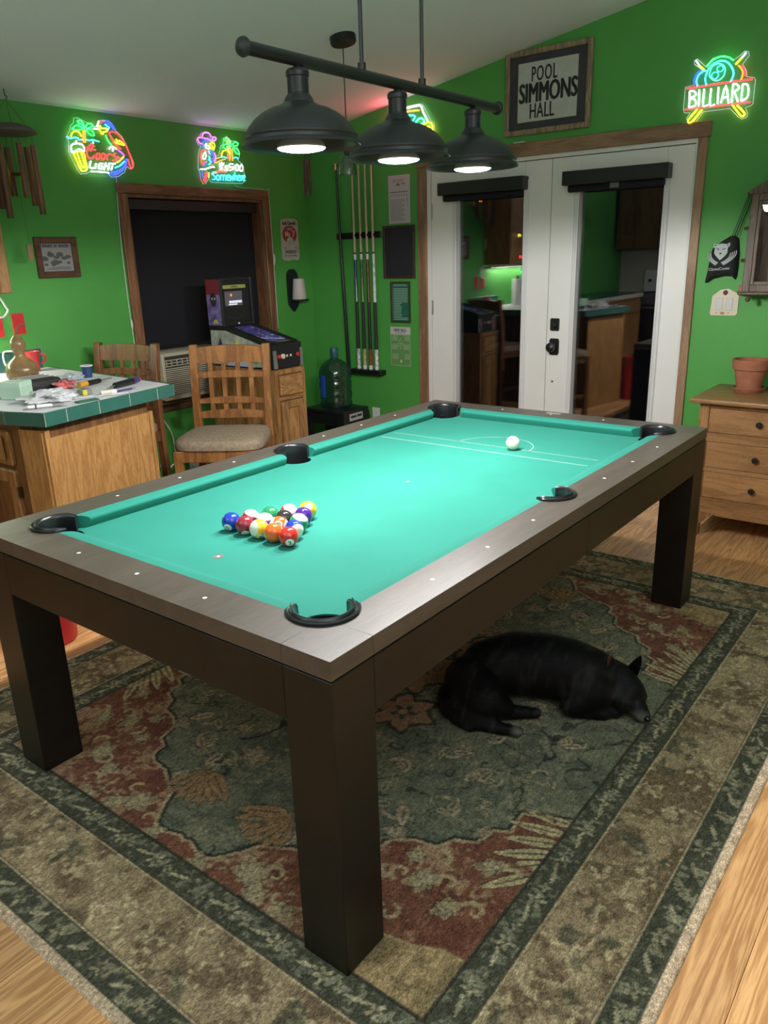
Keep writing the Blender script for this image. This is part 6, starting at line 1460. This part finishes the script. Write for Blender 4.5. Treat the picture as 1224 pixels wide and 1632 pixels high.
    fg = thing('fridge', 'dark grey fridge against the near kitchen wall, seen only in the door glass', 'fridge', (-1.9, YN+.36, 0))
    fm_ = plain('fridge_grey', (.045,.045,.05), .3, metal=.3)
    MB().box(-2.28, -1.56, YN+.005, YN+.62, .03, 1.72, .01).build('body', fm_, fg); MB().box(-2.24, -1.60, YN+.05, YN+.58, 0, .03).build('base', BLACK, fg)
    for z0_, z1_ in ((.06,1.14),(1.16,1.70)):
        d = MB().box(-2.28, -1.56, YN+.62, YN+.68, z0_, z1_, .012, seg=2).build('door', fm_, fg); MB().tube([(-2.22, YN+.71, z0_+.06), (-2.22, YN+.71, z1_-.06)], .011, 10).box(-2.228,-2.212,YN+.68,YN+.71,z0_+.07,z0_+.09).box(-2.228,-2.212,YN+.68,YN+.71,z1_-.09,z1_-.07).build('handle', STEEL, d)
    # stove
    st = thing('stove', 'dark kitchen stove with white backguard, seen only reflected in the right door glass', 'stove', (-2.75, -2.27, 0))
    MB().box(-3.12, -2.40, -2.59, -1.97, .05, .93, .006).build('body', plain('stove_grey', (.10,.10,.10), .3), st); MB().box(-3.12, -2.40, -2.58, -2.0, 0, .05).build('base', BLACK, st)
    MB().box(-3.08, -2.44, -1.97, -1.945, .28, .80, .006).build('oven_door', plain('stove_black', (.02,.02,.022), .1), st); MB().tube([(-3.05,-1.91,.76),(-2.47,-1.91,.76)], .012, 10).box(-3.05,-3.03,-1.95,-1.91,.75,.77).box(-2.49,-2.47,-1.95,-1.91,.75,.77).build('oven_handle', STEEL, st)
    MB().box(-3.12, -2.40, -2.59, -2.54, .93, 1.22, .008).build('backguard', WPLAST, st)
    for i in range(4): MB().lathe([(0,.03),(.02,.028),(.024,0)], (0,0,0), 16, M=Matrix.Translation((-3.03+.18*i, -2.54, 1.08)) @ Matrix.Rotation(-PI/2, 4, 'X')).build('knob', BLACK, st)
    for i in range(4): MB().lathe([(.06,0),(.10,0),(.10,.008),(.06,.008)], (-2.94+.36*(i % 2), -2.42+.26*(i//2), .931), 24, close=True).build('burner', BLACK, st)
    # paper towel roll
    t = thing('paper_towel_roll', 'white paper towel roll standing on the kitchen counter below the cupboards', 'paper towel', (-3.30, .78, zc+.001))
    MB().lathe([(.02,0),(.058,0),(.06,.006),(.06,.27),(.058,.276),(.02,.276)], (-3.30, .78, zc+.001), 32, close=True).build('roll', PAPER, t)
    MB().lathe([(0,.0),(.018,.0),(.018,.30),(.012,.31),(0,.31)], (-3.30,.78,zc+.001), 16).build('holder', BLACK, t)
    # bin
    t = thing('trash_bin', 'red trash bin with clear bag liner on the floor between peninsula and pool table', 'trash bin', (-2.09, .53, 0))
    rb = plain('bin_red', (.42,.025,.025), .35)
    pr = [(0,.004),(.08,.0),(.09,.008),(.112,.42),(.117,.425),(.119,.447),(.114,.45),(.108,.42),(.085,.012),(0,.012)]
    MB().lathe(pr, (-2.09,.53,0), 36).build('tub', rb, t, ang=30)
    m = MB(); rings = []
    rs = np.random.RandomState(3)
    for r, z in ((.106,.40),(.112,.452),(.122,.456),(.124,.43),(.126,.38),(.127,.35)):
        rings.append([m.bm.verts.new((-2.09+(r+.003*math.sin(9*a+z*20)+.004*rs.rand())*math.cos(a), .53+(r+.003*math.sin(9*a+z*20)+.004*rs.rand())*math.sin(a), z+.012*math.sin(5*a)*(z < .39))) for a in np.linspace(0, 2*PI, 48, endpoint=False)])
    for A, C in zip(rings, rings[1:]):
        for i in range(48): m.bm.faces.new((A[i], A[(i+1) % 48], C[(i+1) % 48], C[i]))
    m.build('liner_bag', glass('clear_film', (.9,.9,.9), .10, .15), t, ang=60)

    # ---------------- things on the peninsula
    z = zc + .0012
    t = thing('gourd', 'brown dried bottle gourd with curved stem standing on the peninsula', 'gourd', (-2.95, 1.035, z))
    gm = plain('gourd_skin', (.27,.17,.07), .25, noise=.35, nscale=18, coat=.4)
    MB().lathe([(0,.0),(.035,.002),(.062,.018),(.077,.045),(.079,.072),(.070,.098),(.050,.118),(.032,.132),(.026,.142),(.026,.155),(.032,.17),(.037,.188),(.036,.205),(.028,.222),(.016,.236),(.007,.244),(0,.246)], (-2.95,1.035,z), 36).build('body', gm, t, ang=80)
    MB().tube(smooth_path([(-2.95,1.035,z+.243),(-2.947,1.04,z+.262),(-2.945,1.05,z+.282),(-2.94,1.068,z+.292),(-2.938,1.085,z+.290)], 4), .005, 8, r1=.003).build('stem', plain('gourd_stem', (.16,.10,.05), .7), t)
    t = thing('red_pitcher', 'small red pitcher with side handle behind the gourd', 'pitcher', (-3.37, 1.325, z))
    MB().lathe([(0,0),(.030,0),(.032,.004),(.037,.088),(.044,.108),(.042,.110),(.038,.104),(.033,.088),(.028,.008),(0,.008)], (-3.37,1.325,z), 30).build('cup', plain('pitcher_red', (.55,.045,.05), .35), t)
    MB().tube(smooth_path([(-3.355,1.362,z+.092),(-3.345,1.385,z+.088),(-3.345,1.388,z+.06),(-3.358,1.366,z+.035)], 4), .006, 8).build('handle', plain('pitcher_red', (0,0,0)), t)
    t = thing('paper_cup', 'small dark blue paper cup with white rim near the far side of the peninsula', 'cup', (-2.85, 1.33, z))
    MB().lathe([(0,.003),(.0215,.003),(.0225,0),(.030,.060),(.029,.060),(.021,.005)], (-2.85,1.33,z), 28).build('cup', plain('cup_blue', (.02,.05,.15), .5), t)
    MB().lathe([(.0292,.058),(.0312,.058),(.0318,.0605),(.0312,.063),(.0292,.063),(.0286,.0605)], (-2.85,1.33,z), 28, close=True).build('rim', PAPER, t)
    t = tag(MB().box(-.05, .05, -.05, .05, 0, .075, .003).build('gift_box', plain('mint_card', (.40,.58,.45), .5)), 'pale green cardboard cube box in front of the gourd', 'box'); t.location = (-2.56, .79, z); t.rotation_euler = (0,0,.55)
    MB().box(-.0505, .0505, -.0505, .0505, .052, .0765, .003).build('lid', plain('mint_lid', (.46,.64,.51), .5), t, world=False)
    # black pouch
    t = thing('black_pouch', 'black zip pouch with grey stripes lying in front of the gourd', 'pouch', (-2.74, .97, z))
    m = MB().box(-2.84, -2.64, .89, 1.07, z, z+.055, .022, seg=3); m.build('pouch', plain('pouch_black', (.018,.018,.018), .7, bump=.5, bscale=150), t)
    for k in range(3): MB().box(-2.80+.045*k, -2.79+.045*k, .90, 1.06, z+.0545, z+.0575, .001).build('stripe', plain('stripe_grey', (.4,.4,.4), .6), t)
    MB().tube(smooth_path([(-2.84,.93,z+.02),(-2.88,.88,z+.012),(-2.86,.80,z+.006),(-2.80,.74,z+.006)], 5), .005, 8).build('strap', BLACKM, t)
    def crumple(name, label, c, s, mat, seed, cat='wrap'):
        rs = np.random.RandomState(seed); m = MB(); m.sphere((0,0,0), 1, 4)
        for v in m.bm.verts:
            d = v.co.normalized(); nz = sum(math.sin(7*d[i]+seed+3*d[(i+1) % 3]*rs.uniform(.9,1.1)) for i in range(3))
            k = 1 + .16*nz + .10*math.sin(23*d.x+seed)*math.sin(19*d.y)
            v.co = Vector((d.x*k*s[0], d.y*k*s[1], max(0, d.z*k*s[2]+s[2]*.55)))
        bmesh.ops.translate(m.bm, vec=c, verts=m.bm.verts)
        return tag(m.build(name, mat, ang=25), label, cat)
    film = plain('cloudy_plastic', (.55,.56,.57), .25, noise=.15, nscale=30)
    crumple('plastic_bag', 'crumpled cloudy plastic bag at the near corner of the peninsula', (-2.35,.82,z), (.075,.10,.030), film, 1, 'bag')
    crumple('plastic_wrap', 'crumpled clear bubble wrap beside the blue paper cup', (-2.80,1.20,z), (.07,.07,.022), plain('bubble_wrap', (.48,.52,.58), .2, noise=.2, nscale=50), 4)
    crumple('tissue', 'crumpled white tissue at the left end of the peninsula', (-2.66,.665,z), (.09,.06,.03), PAPER, 9, 'tissue')
    crumple('snack_wrapper', 'crumpled red and white wrapper beside the gourd', (-2.60,1.05,z), (.03,.045,.028), plain('wrapper_red', (.42,.10,.10), .4, noise=.7, nscale=22), 6)
    # screwdrivers and tools
    def tool(name, label, cat, p, q, parts):
        p, q = Vector(p), Vector(q); t = thing(name, label, cat, p)
        for nm, k0, k1, r0, r1, mt in parts: MB().tube([p.lerp(q, k0), p.lerp(q, k1)], r0, 10, r1=r1).build(nm, mt, t)
    tool('screwdriver', 'screwdriver with yellow and black handle lying beside the black pouch', 'screwdriver', (-2.56,1.10,z+.014), (-2.62,1.32,z+.014), (('handle_end', 0, .22, .013, .014, plain('tool_yellow', (.62,.30,.03), .4)), ('handle_grip', .22, .62, .013, .012, BLACK), ('blade', .62, 1, .004, .003, STEEL)))
    tool('screwdriver', 'small yellow handled screwdriver in front of the black pouch', 'screwdriver', (-2.55,.93,z+.010), (-2.46,1.02,z+.010), (('handle', 0, .6, .009, .008, plain('tool_amber', (.6,.4,.02), .4)), ('blade', .6, 1, .003, .002, STEEL)))
    tool('hair_brush', 'black brush with a purple end lying near the far corner of the peninsula', 'brush', (-2.35,1.13,z+.017), (-2.43,1.35,z+.017), (('ferrule', 0, .15, .004, .004, STEEL), ('handle', .15, .75, .014, .016, BLACK), ('purple_sleeve', .75, .95, .016, .013, plain('purple_plastic', (.06,.03,.16), .4)), ('pink_cap', .95, 1, .013, .011, plain('pink_plastic', (.5,.06,.2), .4))))
    tool('pen', 'purple pen lying near the edge of the peninsula', 'pen', (-2.27,1.10,z+.005), (-2.28,1.22,z+.005), (('barrel', 0, .8, .004, .004, plain('purple_plastic', (0,0,0))), ('tip', .8, 1, .004, .001, STEEL)))
    tool('knife', 'long thin steel blade lying along the near edge of the peninsula', 'knife', (-2.29,.90,z+.003), (-2.20,1.12,z+.003), (('blade', 0, 1, .0028, .002, STEEL),))
    tool('glue_stick', 'stubby cream plastic stick lying near the tiled edge', 'stick', (-2.262,1.02,z+.011), (-2.245,1.09,z+.011), (('barrel', 0, .7, .011, .011, plain('cream_plastic', (.6,.56,.46), .4)), ('cap', .7, 1, .0115, .0105, WPLAST)))
    t = thing('tape_measure', 'small grey and yellow tape measure on the peninsula', 'tape measure', (-2.36, 1.0, z))
    MB().box(-2.40, -2.335, .985, 1.03, z, z+.026, .005).build('case', plain('tape_grey', (.20,.21,.21), .35), t); MB().box(-2.345, -2.331, .978, 1.0, z, z+.024, .003).build('yellow_face', plain('tape_yellow', (.6,.5,.05), .4), t)
    MB().box(-2.37, -2.36, .9835, 1.0315, z+.002, z+.027, .002).build('clip', STEEL, t)
    t = thing('utility_knife', 'white handled utility knife in a clear sleeve on the near corner of the peninsula', 'knife', (-2.21, .72, z))
    MB().box(-.085, .085, -.02, .02, .0, .0015).build('sleeve', glass('clear_film', (0,0,0)), t, world=False)
    MB().box(-.07, .03, -.009, .009, .002, .016, .004).build('handle', WPLAST, t, world=False); MB().box(.03, .075, -.006, .006, .004, .012, .001).build('blade', STEEL, t, world=False); MB().box(-.04, -.03, -.0095, .0095, .0018, .0165, .003).build('slider', BLACK, t, world=False)
    t.rotation_euler = (0, 0, 1.15)
    tag(MB().box(-2.20, -2.165, .85, .95, z, z+.007, .001).build('loose_tile', tile), 'loose strip of green tile lying on the white counter', 'tile')

# ================================================================== build everything, largest first
build_room(); build_doors(); build_window()
build_table(); build_rug(); build_lamp()
build_kitchen(); build_door_wall(); build_left_wall(); build_pinball(); build_stools(); build_corner(); build_pendant()
build_balls(); build_dog()
# two unseen torchieres added behind the camera to bounce ambient light off the ceiling
for px, py, c, pw, lab in ((-1.25, -1.9, (.92,.97,1), FILL_UPLIGHT_W*.4, 'added black torchiere for ambient light near the kitchen, unseen behind the camera'), (1.95, -.9, (.88,.96,1), FILL_UPLIGHT_W*1.25, 'added black torchiere for ambient light in the living room, unseen behind the camera')):
    kt = thing('fill_floor_lamp', lab, 'lamp', (px, py, 0))
    MB().lathe([(0,0),(.14,0),(.14,.012),(.03,.025),(0,.025)], (px, py, 0), 28).build('base', BLACK, kt)
    MB().tube([(px, py, .02), (px, py, 1.76)], .012, 12).build('pole', BLACK, kt)
    MB().lathe([(.012,1.74),(.05,1.75),(.12,1.79),(.17,1.86),(.165,1.86),(.115,1.80),(.05,1.762),(0,1.76)], (px, py, 0), 32).build('lamp_bowl', BLACK, kt)
    bu = MB().lathe([(0,1.764),(.04,1.764),(.055,1.79),(.05,1.82),(0,1.835)], (px, py, 0), 20).build('bulb', glow('fill_bulb', (1,.96,.9), 6), kt)
    area('fill_uplight', (px, py, 1.855), pw, .24, c, rot=(PI, 0, 0), parent=kt)
